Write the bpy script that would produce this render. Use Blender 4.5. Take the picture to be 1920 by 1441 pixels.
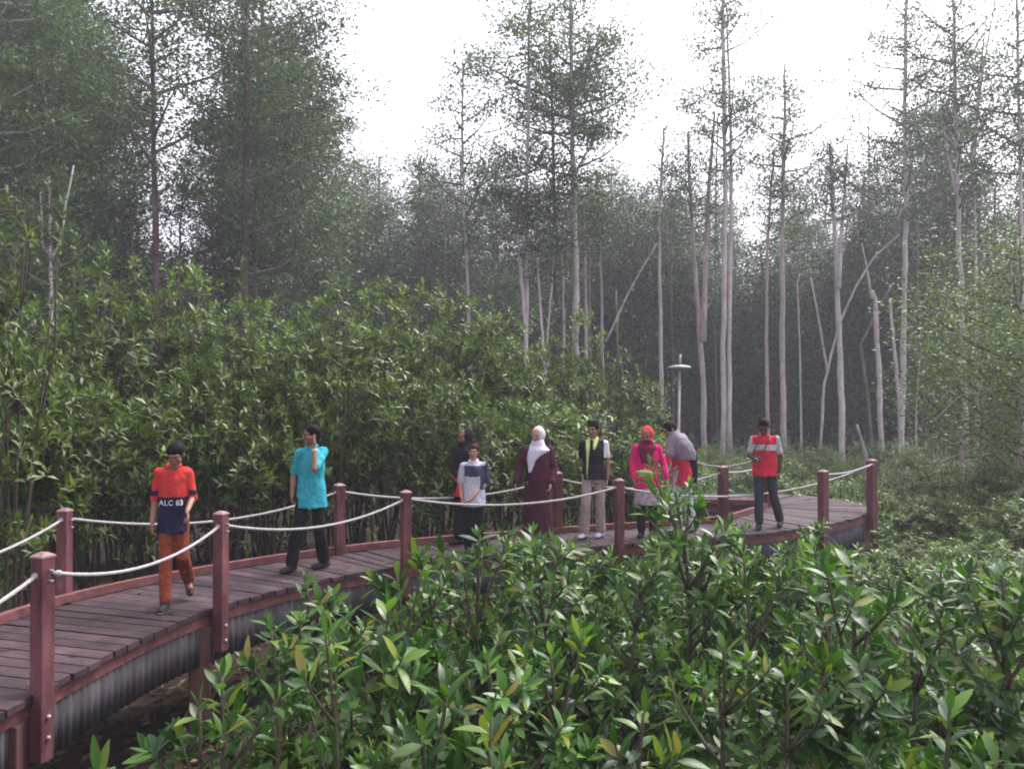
import bpy, bmesh, math, random
import numpy as np
from mathutils import Vector, Matrix, noise
from mathutils.bvhtree import BVHTree

# ------------------------------------------------------------ scene, camera, light
for o in list(bpy.data.objects):
    bpy.data.objects.remove(o)
S = bpy.context.scene
COL = S.collection
F, CX, CY = 1550.0, 960.0, 720.5          # focal length and centre in photograph pixels
CAMZ, TILT = 2.0, math.atan(19.5 / 1550.0)
GZ = -1.3                                  # mud level below the boardwalk

cam = bpy.data.cameras.new('camera')
cam.sensor_width = 36.0
cam.lens = 36.0 * F / 1920.0
cam.clip_start = 0.05
cam.clip_end = 3000
co = bpy.data.objects.new('camera', cam)
COL.objects.link(co)
co.location = (0, 0, CAMZ)
co.rotation_euler = (math.radians(90) + TILT, 0, 0)
S.camera = co

SUN_EL, SUN_AZ = math.radians(58), math.radians(50)     # azimuth from +Y towards +X
W = bpy.data.worlds.new('World')
S.world = W
W.use_nodes = True
wn, wl = W.node_tree.nodes, W.node_tree.links
bg = wn['Background']
sky = wn.new('ShaderNodeTexSky')
sky.sky_type = 'NISHITA'
sky.sun_disc = False
sky.sun_elevation = SUN_EL
sky.sun_rotation = SUN_AZ
sky.air_density = 1.0
sky.dust_density = 4.0
hs = wn.new('ShaderNodeHueSaturation')               # cloud veil: most of the blue is gone
hs.inputs['Saturation'].default_value = 0.22
wl.new(sky.outputs[0], hs.inputs['Color'])
tint = wn.new('ShaderNodeMixRGB')
tint.blend_type = 'MULTIPLY'
tint.inputs[0].default_value = 1.0
tint.inputs[2].default_value = (1.13, 1.07, 1.15, 1)
wl.new(hs.outputs[0], tint.inputs[1])
wl.new(tint.outputs[0], bg.inputs['Color'])
bg.inputs['Strength'].default_value = 0.15

sl = bpy.data.lights.new('sun', 'SUN')
sl.energy = 1.3
sl.angle = math.radians(25)
sl.color = (1.0, 0.96, 0.92)
so = bpy.data.objects.new('sun', sl)
COL.objects.link(so)
sd = Vector((math.sin(SUN_AZ) * math.cos(SUN_EL), math.cos(SUN_AZ) * math.cos(SUN_EL), math.sin(SUN_EL)))
so.rotation_euler = sd.to_track_quat('Z', 'Y').to_euler()
so.location = (0, 0, 40)

S.view_settings.view_transform = 'Standard'
S.view_settings.look = 'None'
S.view_settings.exposure = 1.38
S.view_settings.gamma = 1.0
S.render.engine = 'CYCLES'
cy = S.cycles
cy.use_denoising = True
cy.denoiser = 'OPENIMAGEDENOISE'
cy.max_bounces = 6
cy.diffuse_bounces = 3
cy.glossy_bounces = 2
cy.transmission_bounces = 3
cy.transparent_max_bounces = 4
cy.volume_bounces = 0
cy.filter_width = 1.9
cy.use_adaptive_sampling = True

# ------------------------------------------------------------ helpers
def at(px, py, Y):
    """World point on the plane y = Y that the photograph shows at pixel (px, py)."""
    u, v = (px - CX) / F, (CY - py) / F
    s = Y / (math.cos(TILT) - v * math.sin(TILT))
    return Vector((u * s, Y, CAMZ + s * (math.sin(TILT) + v * math.cos(TILT))))

NAMED_LATER = []
def later(o, px, head, cols):
    """label to be completed once every one of its kind stands: head + landmark + rank"""
    NAMED_LATER.append((o, px, head, cols))
def name_repeats():
    ords = 'first second third fourth fifth sixth seventh eighth ninth tenth eleventh twelfth'.split()
    cells = {}
    for o, px, head, cols in NAMED_LATER:
        mark = next((m for lim, m in cols if px < lim), cols[-1][1])
        cells.setdefault((head, mark), []).append((px, o))
    for (head, mark), v in cells.items():
        v.sort(key=lambda a: a[0])
        for i, (px, o) in enumerate(v):
            o['label'] = head + ' ' + mark + ('' if len(v) == 1 else ', ' + ords[min(i, 11)] + ' from the left')
MARKS = [(450, 'by the boy in orange'), (700, 'by the teal shirted man'), (820, 'by the third railing post'), (950, 'by the boy in white and navy'), (1065, 'by the woman in maroon'), (1165, 'by the man in black cap'), (1300, 'by the woman in pink'),
         (1400, 'left of the red vested man'), (1490, 'by the red vested man'), (1640, 'by the deck corner'), (1780, 'right of the corner post'), (9999, 'at the right edge')]
ABOVE = [(0, 'at the left edge'), (120, 'over the pale forked tree'), (240, 'left of the dark straight trunk'), (340, 'around the dark straight trunk'), (440, 'left of the thickest dark trunk'), (520, 'around the thickest dark trunk'), (600, 'left of the open sky'), (700, 'below the left sky gap edge'), (780, 'below the sky gap middle'), (850, 'left of the slender lone trunk'), (930, 'right of the slender lone trunk'),
         (1010, 'around the straight grey trunk'), (1100, 'around the broad crowned tree'), (1180, 'right of the broad crowned tree'), (1250, 'left of the round lamp'), (1320, 'right of the round lamp'), (1390, 'around the thick double trunk'), (1450, 'above the red vested man'), (1520, 'around the orange grey trunk'), (1590, 'around the broad forked trunk'), (1660, 'around the snapped trunk'), (1720, 'around the tall grey trunk'), (1790, 'left of the mottled trunk'), (1850, 'right of the mottled trunk'), (9999, 'at the right edge')]

def X_at(px, Y):
    return (px - CX) / F * Y

def link(o, parent=None):
    COL.objects.link(o)
    if parent is not None:
        o.parent = parent
    return o

def tag(o, label, cat, group=None, kind=None):
    if label: o['label'] = label
    if cat: o['category'] = cat
    if group: o['group'] = group
    if kind: o['kind'] = kind
    return o

def thing(name, label, cat, loc=(0, 0, 0), rz=0.0, group=None):
    o = bpy.data.objects.new(name, None)
    o.empty_display_size = 0.2
    link(o)
    o.location = loc
    o.rotation_euler = (0, 0, rz)
    return tag(o, label, cat, group)

def copy_tree(o, parent=None):
    c = o.copy()
    COL.objects.link(c)
    c.parent = parent
    for ch in o.children:
        copy_tree(ch, c)
    return c

def np_mesh(name, verts, faces, smooth=True):
    """verts Nx3, faces MxK (K = 3 or 4), fast."""
    v = np.asarray(verts, dtype=np.float32)
    f = np.asarray(faces, dtype=np.int32)
    me = bpy.data.meshes.new(name)
    k = f.shape[1]
    me.vertices.add(len(v))
    me.vertices.foreach_set('co', v.ravel())
    me.loops.add(f.size)
    me.loops.foreach_set('vertex_index', f.ravel())
    me.polygons.add(len(f))
    me.polygons.foreach_set('loop_start', np.arange(len(f), dtype=np.int32) * k)
    me.polygons.foreach_set('loop_total', np.full(len(f), k, dtype=np.int32))
    if smooth:
        me.polygons.foreach_set('use_smooth', np.ones(len(f), dtype=bool))
    me.update(calc_edges=True)
    return me

def mesh_obj(name, me, mats, parent=None):
    o = bpy.data.objects.new(name, me)
    for m in (mats if isinstance(mats, (list, tuple)) else [mats]):
        me.materials.append(m)
    return link(o, parent)

class MB:
    """Collects shapes; build() links them as one mesh object."""
    def __init__(self):
        self.v, self.f, self.m = [], [], []
    def add(self, vs, fs, mi=0):
        b = len(self.v)
        self.v.extend([tuple(p) for p in vs])
        for f in fs:
            self.f.append(tuple(i + b for i in f)); self.m.append(mi)
    def box(self, c, sx, sy, sz, rz=0.0, mi=0, taper=1.0, M=None):
        vs = []
        for z in (-.5, .5):
            t = taper if z > 0 else 1.0
            for x, y in ((-.5, -.5), (.5, -.5), (.5, .5), (-.5, .5)):
                p = Vector((x * sx * t, y * sy * t, z * sz))
                if M is not None: p = M @ p
                elif rz: p = Matrix.Rotation(rz, 3, 'Z') @ p
                vs.append(p + Vector(c))
        self.add(vs, [(3, 2, 1, 0), (4, 5, 6, 7), (0, 1, 5, 4), (1, 2, 6, 5), (2, 3, 7, 6), (3, 0, 4, 7)], mi)
    def tube(self, pts, radii, n=8, mi=0, cap=True, jit=0.0, rng=None):
        pts = [Vector(p) for p in pts]
        if not isinstance(radii, (list, tuple)): radii = [radii] * len(pts)
        vs, fs = [], []
        ref = None
        for i, p in enumerate(pts):
            d = (pts[min(i + 1, len(pts) - 1)] - pts[max(i - 1, 0)]).normalized()
            if ref is None:
                ref = d.orthogonal().normalized()
            ref = (ref - d * ref.dot(d))
            ref = ref.normalized() if ref.length > 1e-6 else d.orthogonal().normalized()
            b = d.cross(ref)
            for k in range(n):
                a = 2 * math.pi * k / n
                r = radii[i] * (1 + (rng.uniform(-jit, jit) if rng else 0))
                vs.append(p + (ref * math.cos(a) + b * math.sin(a)) * r)
        for i in range(len(pts) - 1):
            for k in range(n):
                k2 = (k + 1) % n
                fs.append((i * n + k, i * n + k2, (i + 1) * n + k2, (i + 1) * n + k))
        if cap:
            fs.append(tuple(range(n - 1, -1, -1)))
            fs.append(tuple((len(pts) - 1) * n + k for k in range(n)))
        self.add(vs, fs, mi)
    def loft(self, rings, n=20, mi=0):
        """rings: (cx, cy, z, rx, ry) -> closed elliptical body."""
        vs, fs = [], []
        for cx, cyy, z, rx, ry in rings:
            for k in range(n):
                a = 2 * math.pi * k / n
                vs.append((cx + rx * math.cos(a), cyy + ry * math.sin(a), z))
        m = len(rings)
        up = rings[-1][2] > rings[0][2]
        for i in range(m - 1):
            for k in range(n):
                k2 = (k + 1) % n
                q = (i * n + k, i * n + k2, (i + 1) * n + k2, (i + 1) * n + k)
                fs.append(q if up else q[::-1])
        lo = tuple(range(n - 1, -1, -1)); hi = tuple((m - 1) * n + k for k in range(n))
        fs.append(lo if up else lo[::-1]); fs.append(hi if up else hi[::-1])
        self.add(vs, fs, mi)
    def ball(self, c, rx, ry=None, rz=None, n=14, M=None, mi=0):
        ry = rx if ry is None else ry; rz = rx if rz is None else rz
        vs, fs = [], []
        h = n // 2
        vs.append(Vector((0, 0, -rz)))
        for i in range(1, h):
            t = -math.pi / 2 + math.pi * i / h
            for k in range(n):
                a = 2 * math.pi * k / n
                vs.append(Vector((rx * math.cos(t) * math.cos(a), ry * math.cos(t) * math.sin(a), rz * math.sin(t))))
        vs.append(Vector((0, 0, rz)))
        for k in range(n):
            fs.append((0, 1 + (k + 1) % n, 1 + k))
        for i in range(h - 2):
            for k in range(n):
                k2 = (k + 1) % n
                fs.append((1 + i * n + k, 1 + i * n + k2, 1 + (i + 1) * n + k2, 1 + (i + 1) * n + k))
        e = len(vs) - 1; b = 1 + (h - 2) * n
        for k in range(n):
            fs.append((e, b + k, b + (k + 1) % n))
        if M is not None: vs = [M @ p for p in vs]
        self.add([p + Vector(c) for p in vs], fs, mi)
    def capsule(self, p0, p1, r0, r1, n=12, mi=0):
        p0, p1 = Vector(p0), Vector(p1)
        d = p1 - p0
        if d.length < 1e-5:
            self.ball(p0, r0); return
        d.normalize()
        pts, rr = [], []
        for a in (80, 55, 30):
            pts.append(p0 - d * r0 * math.sin(math.radians(a))); rr.append(r0 * math.cos(math.radians(a)))
        for t in (0, .33, .66, 1):
            pts.append(p0.lerp(p1, t)); rr.append(r0 + (r1 - r0) * t)
        for a in (30, 55, 80):
            pts.append(p1 + d * r1 * math.sin(math.radians(a))); rr.append(r1 * math.cos(math.radians(a)))
        self.tube(pts, rr, n, mi)
    def mesh(self, name, smooth=True):
        me = bpy.data.meshes.new(name)
        me.from_pydata([tuple(p) for p in self.v], [], self.f)
        me.polygons.foreach_set('material_index', self.m)
        if smooth:
            me.polygons.foreach_set('use_smooth', [True] * len(self.f))
        me.update()
        return me
    def build(self, name, mats, parent=None, smooth=True, bevel=0.0):
        o = mesh_obj(name, self.mesh(name, smooth), mats, parent)
        if bevel:
            b = o.modifiers.new('edge', 'BEVEL'); b.width = bevel; b.segments = 2; b.limit_method = 'ANGLE'
        return o

# ------------------------------------------------------------ materials
def new_mat(name):
    m = bpy.data.materials.new(name); m.use_nodes = True
    nt = m.node_tree
    return m, nt, nt.nodes['Principled BSDF']

def rgb(c): return (c[0], c[1], c[2], 1)

def noise_mat(name, c1, c2, scale=8.0, rough=0.7, spec=0.3, bump=0.0, stretch=None, detail=5, c3=None, objspace=True):
    m, nt, p = new_mat(name)
    tc = nt.nodes.new('ShaderNodeTexCoord')
    mp = nt.nodes.new('ShaderNodeMapping')
    nt.links.new(tc.outputs['Object'], mp.inputs[0])
    if stretch: mp.inputs['Scale'].default_value = stretch
    n = nt.nodes.new('ShaderNodeTexNoise')
    n.inputs['Scale'].default_value = scale; n.inputs['Detail'].default_value = detail
    n.inputs['Roughness'].default_value = 0.65
    nt.links.new(mp.outputs[0], n.inputs['Vector'])
    r = nt.nodes.new('ShaderNodeValToRGB')
    r.color_ramp.elements[0].position = 0.34; r.color_ramp.elements[0].color = rgb(c1)
    r.color_ramp.elements[1].position = 0.66; r.color_ramp.elements[1].color = rgb(c2)
    if c3:
        e = r.color_ramp.elements.new(0.78); e.color = rgb(c3)
    nt.links.new(n.outputs['Fac'], r.inputs[0])
    nt.links.new(r.outputs[0], p.inputs['Base Color'])
    p.inputs['Roughness'].default_value = rough
    p.inputs['Specular IOR Level'].default_value = spec
    if bump:
        b = nt.nodes.new('ShaderNodeBump'); b.inputs['Strength'].default_value = bump
        b.inputs['Distance'].default_value = 0.02
        nt.links.new(n.outputs['Fac'], b.inputs['Height']); nt.links.new(b.outputs[0], p.inputs['Normal'])
    return m

def leaf_mat(name, cols, rough=0.4, spec=0.5, trans=0.3, obvar=0.25):
    """Leaf colours vary leaf by leaf (random per island) and plant by plant (object random)."""
    m, nt, p = new_mat(name)
    g = nt.nodes.new('ShaderNodeNewGeometry')
    r = nt.nodes.new('ShaderNodeValToRGB')
    els = r.color_ramp.elements
    while len(els) < len(cols): els.new(0.5)
    for i, (pos, c) in enumerate(cols):
        els[i].position = pos; els[i].color = rgb(c)
    nt.links.new(g.outputs['Random Per Island'], r.inputs[0])
    oi = nt.nodes.new('ShaderNodeObjectInfo')
    mr = nt.nodes.new('ShaderNodeMapRange')
    mr.inputs['To Min'].default_value = 1 - obvar; mr.inputs['To Max'].default_value = 1 + obvar
    nt.links.new(oi.outputs['Random'], mr.inputs['Value'])
    mul = nt.nodes.new('ShaderNodeHueSaturation')
    nt.links.new(mr.outputs[0], mul.inputs['Value'])
    nt.links.new(r.outputs[0], mul.inputs['Color'])
    nt.links.new(mul.outputs[0], p.inputs['Base Color'])
    p.inputs['Roughness'].default_value = rough
    p.inputs['Specular IOR Level'].default_value = spec
    t = nt.nodes.new('ShaderNodeBsdfTranslucent')
    tm = nt.nodes.new('ShaderNodeMixRGB'); tm.blend_type = 'MULTIPLY'; tm.inputs[0].default_value = 1
    tm.inputs[2].default_value = (1.3, 1.5, 0.6, 1)
    nt.links.new(mul.outputs[0], tm.inputs[1]); nt.links.new(tm.outputs[0], t.inputs['Color'])
    mx = nt.nodes.new('ShaderNodeMixShader'); mx.inputs[0].default_value = trans
    nt.links.new(p.outputs[0], mx.inputs[1]); nt.links.new(t.outputs[0], mx.inputs[2])
    nt.links.new(mx.outputs[0], nt.nodes['Material Output'].inputs['Surface'])
    return m

LEAF = [(0.0, (.014, .046, .011)), (.35, (.034, .094, .018)), (.7, (.062, .142, .024)), (.88, (.105, .195, .033)), (.990, (.20, .22, .04)), (1.0, (.19, .10, .035))]
M_leaf_near = leaf_mat('glossy_leaf', LEAF, rough=.34, spec=.36, trans=.3)
M_leaf_bush = leaf_mat('shrub_leaf', [(0.0, (.024, .048, .012)), (.35, (.056, .104, .023)), (.7, (.100, .158, .032)), (.93, (.16, .21, .048)), (1, (.20, .17, .055))], rough=.38, spec=.42, trans=.34)
M_leaf_tree = leaf_mat('tree_leaf', [(0.0, (.028, .052, .024)), (.5, (.052, .092, .038)), (.9, (.085, .135, .05)), (1, (.12, .16, .055))], rough=.45, spec=.45, trans=.3)
M_leaf_far = leaf_mat('shaded_far_leaf', [(0.0, (.018, .034, .016)), (.5, (.034, .062, .025)), (.9, (.062, .105, .036)), (1, (.10, .15, .05))], rough=.5, spec=.35, trans=.25)  # darker copy of the tree greens: closed canopy's shade put into the colour
M_leaf_low = leaf_mat('low_plant_leaf', [(0.0, (.045, .090, .026)), (.5, (.090, .165, .045)), (.85, (.145, .22, .06)), (.96, (.18, .20, .07)), (1, (.20, .14, .08))], rough=.42, spec=.5, trans=.25)
M_stem = noise_mat('green_stem', (.05, .045, .03), (.11, .09, .06), 30, .7)
M_twig = noise_mat('twig', (.028, .021, .017), (.065, .05, .04), 25, .8)
M_bark_pale = noise_mat('pale_bark', (.36, .31, .31), (.62, .56, .56), 5, .85, .2, .5, (1, 1, .35), c3=(.12, .095, .09))
M_bark_pink = noise_mat('pink_bark', (.30, .245, .245), (.53, .455, .455), 5, .85, .2, .5, (1, 1, .35), c3=(.10, .075, .07))
M_bark_dark = noise_mat('dark_bark', (.050, .034, .036), (.115, .080, .085), 6, .85, .2, .5, (1, 1, .3), c3=(.2, .17, .17))
M_bark_far = noise_mat('shaded_far_bark', (.09, .075, .073), (.20, .17, .165), 3, .9, .2, 0, (1, 1, .3))  # bark darkened: shade of the deep wood is in the colour
M_dead = noise_mat('dead_wood', (.16, .13, .12), (.32, .28, .26), 8, .85)
M_post = noise_mat('red_post_paint', (.072, .026, .029), (.175, .070, .074), 7, .8, .2, .35, (1, 1, .3), c3=(.29, .18, .175))
M_cap = noise_mat('worn_post_top', (.15, .075, .075), (.30, .20, .19), 14, .7, .3, .1)
M_deck = noise_mat('worn_deck_boards', (.022, .013, .016), (.060, .035, .042), 5, .6, .35, .6, (1, 1, 1), c3=(.20, .155, .165))
def vary_boards(m, lo, hi):
    nt = m.node_tree; p = nt.nodes['Principled BSDF']
    src = p.inputs['Base Color'].links[0].from_socket
    g = nt.nodes.new('ShaderNodeNewGeometry'); mr = nt.nodes.new('ShaderNodeMapRange'); hv = nt.nodes.new('ShaderNodeHueSaturation')
    mr.inputs['To Min'].default_value = lo; mr.inputs['To Max'].default_value = hi
    nt.links.new(g.outputs['Random Per Island'], mr.inputs['Value']); nt.links.new(mr.outputs[0], hv.inputs['Value'])
    nt.links.new(src, hv.inputs['Color']); nt.links.new(hv.outputs[0], p.inputs['Base Color'])
vary_boards(M_deck, .65, 1.5)
M_beam = noise_mat('deck_edge_beam', (.10, .036, .036), (.19, .075, .075), 9, .7, .3, .3, c3=(.25, .16, .15))
M_pile = noise_mat('wet_brown_pile', (.060, .028, .026), (.13, .062, .055), 6, .8, .3, .3, (1, 1, .3))
M_rope = noise_mat('pale_rope', (.26, .24, .24), (.42, .40, .40), 60, .85, .2, .4)
M_metal = noise_mat('bolt_metal', (.25, .22, .22), (.4, .36, .36), 30, .45, .5)
M_lamp = noise_mat('lamp_grey_enamel', (.22, .21, .22), (.34, .32, .34), 12, .5, .4)

# corrugated sheet: grey zinc with dark vertical stains
def sheet_mat():
    m, nt, p = new_mat('weathered_zinc_sheet')
    tc = nt.nodes.new('ShaderNodeTexCoord'); mp = nt.nodes.new('ShaderNodeMapping')
    mp.inputs['Scale'].default_value = (9, 9, .8)
    nt.links.new(tc.outputs['Object'], mp.inputs[0])
    n = nt.nodes.new('ShaderNodeTexNoise'); n.inputs['Scale'].default_value = 1.0; n.inputs['Detail'].default_value = 6
    nt.links.new(mp.outputs[0], n.inputs['Vector'])
    r = nt.nodes.new('ShaderNodeValToRGB')
    r.color_ramp.elements[0].position = .36; r.color_ramp.elements[0].color = rgb((.042, .037, .040))
    r.color_ramp.elements[1].position = .72; r.color_ramp.elements[1].color = rgb((.078, .076, .082))
    nt.links.new(n.outputs['Fac'], r.inputs[0]); nt.links.new(r.outputs[0], p.inputs['Base Color'])
    p.inputs['Roughness'].default_value = .85; p.inputs['Specular IOR Level'].default_value = .2
    return m
M_sheet = sheet_mat()

def ground_mat():
    m, nt, p = new_mat('mud_and_leaf_litter')
    tc = nt.nodes.new('ShaderNodeTexCoord')
    n1 = nt.nodes.new('ShaderNodeTexNoise'); n1.inputs['Scale'].default_value = .6; n1.inputs['Detail'].default_value = 8
    n2 = nt.nodes.new('ShaderNodeTexVoronoi'); n2.inputs['Scale'].default_value = 9.0
    nt.links.new(tc.outputs['Object'], n1.inputs['Vector']); nt.links.new(tc.outputs['Object'], n2.inputs['Vector'])
    r1 = nt.nodes.new('ShaderNodeValToRGB')
    r1.color_ramp.elements[0].position = .35; r1.color_ramp.elements[0].color = rgb((.012, .009, .008))
    r1.color_ramp.elements[1].position = .7; r1.color_ramp.elements[1].color = rgb((.035, .026, .02))
    r2 = nt.nodes.new('ShaderNodeValToRGB')
    r2.color_ramp.elements[0].color = rgb((.015, .012, .01)); r2.color_ramp.elements[1].color = rgb((.06, .04, .03))
    e = r2.color_ramp.elements.new(.5); e.color = rgb((.04, .028, .02))
    sp = nt.nodes.new('ShaderNodeSeparateColor')
    nt.links.new(n2.outputs['Color'], sp.inputs[0]); nt.links.new(sp.outputs[0], r2.inputs[0])
    nt.links.new(n1.outputs['Fac'], r1.inputs[0])
    mx = nt.nodes.new('ShaderNodeMixRGB'); mx.inputs[0].default_value = .5
    nt.links.new(r1.outputs[0], mx.inputs[1]); nt.links.new(r2.outputs[0], mx.inputs[2])
    nt.links.new(mx.outputs[0], p.inputs['Base Color'])
    p.inputs['Roughness'].default_value = .85; p.inputs['Specular IOR Level'].default_value = .08
    b = nt.nodes.new('ShaderNodeBump'); b.inputs['Strength'].default_value = .8; b.inputs['Distance'].default_value = .04
    nt.links.new(sp.outputs[0], b.inputs['Height']); nt.links.new(b.outputs[0], p.inputs['Normal'])
    return m
M_ground = ground_mat()

# ------------------------------------------------------------ ground
def ground_z(x, y):
    return GZ + .10 * noise.noise(Vector((x * .25, y * .25, 3))) + .05 * noise.noise(Vector((x * .9, y * .9, 7)))

def build_ground():
    xs = sorted(set([-240, -150, -90] + [x * 1.5 for x in range(-40, 41)] + [90, 150, 240]))
    ys = sorted(set([-60, -30] + [-12 + y * 1.2 for y in range(0, 75)] + [110, 160, 240]))
    v = [(x, y, ground_z(x, y)) for y in ys for x in xs]
    nx = len(xs)
    f = [(j * nx + i, j * nx + i + 1, (j + 1) * nx + i + 1, (j + 1) * nx + i) for j in range(len(ys) - 1) for i in range(nx - 1)]
    o = mesh_obj('ground', np_mesh('ground', v, f), M_ground)
    o['kind'] = 'structure'
build_ground()

# ------------------------------------------------------------ boardwalk
def catmull(P, n):
    P = [Vector(p) for p in P]
    out = []
    for i in range(len(P) - 1):
        a, b, c, d = P[max(i - 1, 0)], P[i], P[i + 1], P[min(i + 2, len(P) - 1)]
        for k in range(n):
            t = k / n
            out.append(.5 * ((2 * b) + (c - a) * t + (2 * a - 5 * b + 4 * c - d) * t * t + (3 * b - a - 3 * c + d) * t ** 3))
    out.append(P[-1])
    return out

FRONT = [(-3.42, 1.2), (-3.36, 3.4), (-3.22, 5.6), (-2.80, 7.85), (-1.30, 9.75), (1.40, 11.12), (3.45, 11.95), (4.85, 12.85), (6.12, 14.25), (6.3, 15.6), (5.5, 16.6), (3.3, 16.8)]
BACK = [(-4.80, 1.0), (-4.76, 3.6), (-4.66, 6.0), (-4.15, 8.35), (-2.08, 10.62), (.95, 12.15), (3.05, 13.0), (4.05, 14.1), (4.60, 14.95), (4.55, 15.0), (4.4, 15.1), (3.3, 15.25)]
fr = catmull(FRONT, 40); bk = catmull(BACK, 40)
# resample by outer-edge length into boards
def board_stations(width):
    L = [0.0]
    for i in range(1, len(fr)):
        L.append(L[-1] + ((fr[i] - fr[i - 1]).length + (bk[i] - bk[i - 1]).length) * .5)
    n = int(L[-1] / width)
    out = []
    j = 0
    for k in range(n + 1):
        s = L[-1] * k / n
        while j < len(L) - 2 and L[j + 1] < s: j += 1
        t = (s - L[j]) / max(L[j + 1] - L[j], 1e-9)
        out.append((fr[j].lerp(fr[j + 1], t), bk[j].lerp(bk[j + 1], t)))
    return out

def build_boardwalk():
    rng = random.Random(5)
    t = thing('boardwalk', 'curving raised boardwalk of worn maroon planks on brown piles', 'boardwalk', (0, 0, 0))
    st = board_stations(.175)
    mb = MB()
    for i in range(len(st) - 1):
        (a, b), (c, d) = st[i], st[i + 1]
        g = .035 if rng.random() > .2 else .07
        a2, c2 = a.lerp(c, g), a.lerp(c, 1 - g); b2, d2 = b.lerp(d, g), b.lerp(d, 1 - g)
        o1, o2 = rng.uniform(.01, .05), rng.uniform(0, .02)
        n1 = (a2 - b2).normalized() * o1; n2 = (b2 - a2).normalized() * o2
        dz, tl = rng.uniform(-.006, .004), rng.uniform(-.004, .004)
        P = [a2 + n1, c2 + n1, d2 + n2, b2 + n2]
        vs = [(p.x, p.y, -.045 + dz) for p in P] + [(P[0].x, P[0].y, dz + tl), (P[1].x, P[1].y, dz - tl), (P[2].x, P[2].y, dz - tl), (P[3].x, P[3].y, dz + tl)]
        mb.add(vs, [(3, 2, 1, 0), (4, 5, 6, 7), (0, 1, 5, 4), (1, 2, 6, 5), (2, 3, 7, 6), (3, 0, 4, 7)])
    deck = mb.build('deck', M_deck, t, smooth=False)
    # edge beams under the boards, both sides
    def strip(curve, inset, z0, z1, th, name, mat):
        m = MB(); n = len(curve)
        other = bk if curve is fr else fr
        ring = []
        for i in range(0, n, 4):
            inn = (other[i] - curve[i]).normalized()
            p = curve[i] + inn * inset; q = curve[i] + inn * (inset + th)
            ring.append([(p.x, p.y, z0), (p.x, p.y, z1), (q.x, q.y, z1), (q.x, q.y, z0)])
        vs = [p for r in ring for p in r]; fs = []
        for i in range(len(ring) - 1):
            for k in range(4):
                fs.append((i * 4 + k, i * 4 + (k + 1) % 4, (i + 1) * 4 + (k + 1) % 4, (i + 1) * 4 + k))
        fs.append((0, 3, 2, 1)); e = (len(ring) - 1) * 4; fs.append((e, e + 1, e + 2, e + 3))
        m.add(vs, fs)
        return m.build(name, mat, t, smooth=False)
    strip(fr, .02, -.16, -.051, .07, 'edge_beam', M_beam)
    strip(bk, .02, -.16, -.051, .07, 'edge_beam', M_beam)
    strip(bk, .005, .006, .085, .075, 'kerb_rail', M_beam)
    # corrugated side sheets under the front edge
    def sheet(curve, other, name):
        m = MB(); vs, fs = [], []
        L, pts = 0.0, []
        for i in range(len(curve) - 1):
            d = (curve[i + 1] - curve[i]); k = max(1, int(d.length / .012))
            for q in range(k):
                p = curve[i].lerp(curve[i + 1], q / k)
                inn = (other[i] - curve[i]).normalized()
                off = .035 + .011 * math.sin(2 * math.pi * (L + d.length * q / k) / .085)
                pts.append(p + inn * off)
            L += d.length
        for p in pts:
            vs += [(p.x, p.y, -.162), (p.x, p.y, -.52)]
        for i in range(len(pts) - 1):
            fs.append((2 * i, 2 * i + 1, 2 * i + 3, 2 * i + 2))
        m.add(vs, fs)
        o = m.build(name, M_sheet, t)
        sm = o.modifiers.new('thick', 'SOLIDIFY'); sm.thickness = .004
    sheet(fr, bk, 'side_sheet'); sheet(bk, fr, 'side_sheet')
    # piles
    for (x, y, s, rz) in [(-3.33, 5.5, .19, .1), (-2.93, 7.78, .19, .4), (-1.40, 9.9, .17, .6), (1.32, 11.3, .17, .3), (3.35, 12.15, .17, .3), (4.72, 13.0, .17, .5), (6.02, 14.3, .22, .5),
                     (-4.55, 6.0, .18, .1), (-4.1, 8.2, .18, .4), (-2.0, 10.45, .17, .6), (.92, 12.0, .17, .3), (3.1, 12.85, .17, .3), (3.55, 15.45, .17, .1), (4.7, 15.3, .17, .2), (3.6, 16.6, .17, 0)]:
        m = MB(); m.box((x, y, (GZ - .3 - .163) / 2), s, s, abs(GZ) + .3 - .163, rz)
        m.build('pile', M_pile, t, smooth=False, bevel=.012)
    return t
build_boardwalk()

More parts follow.
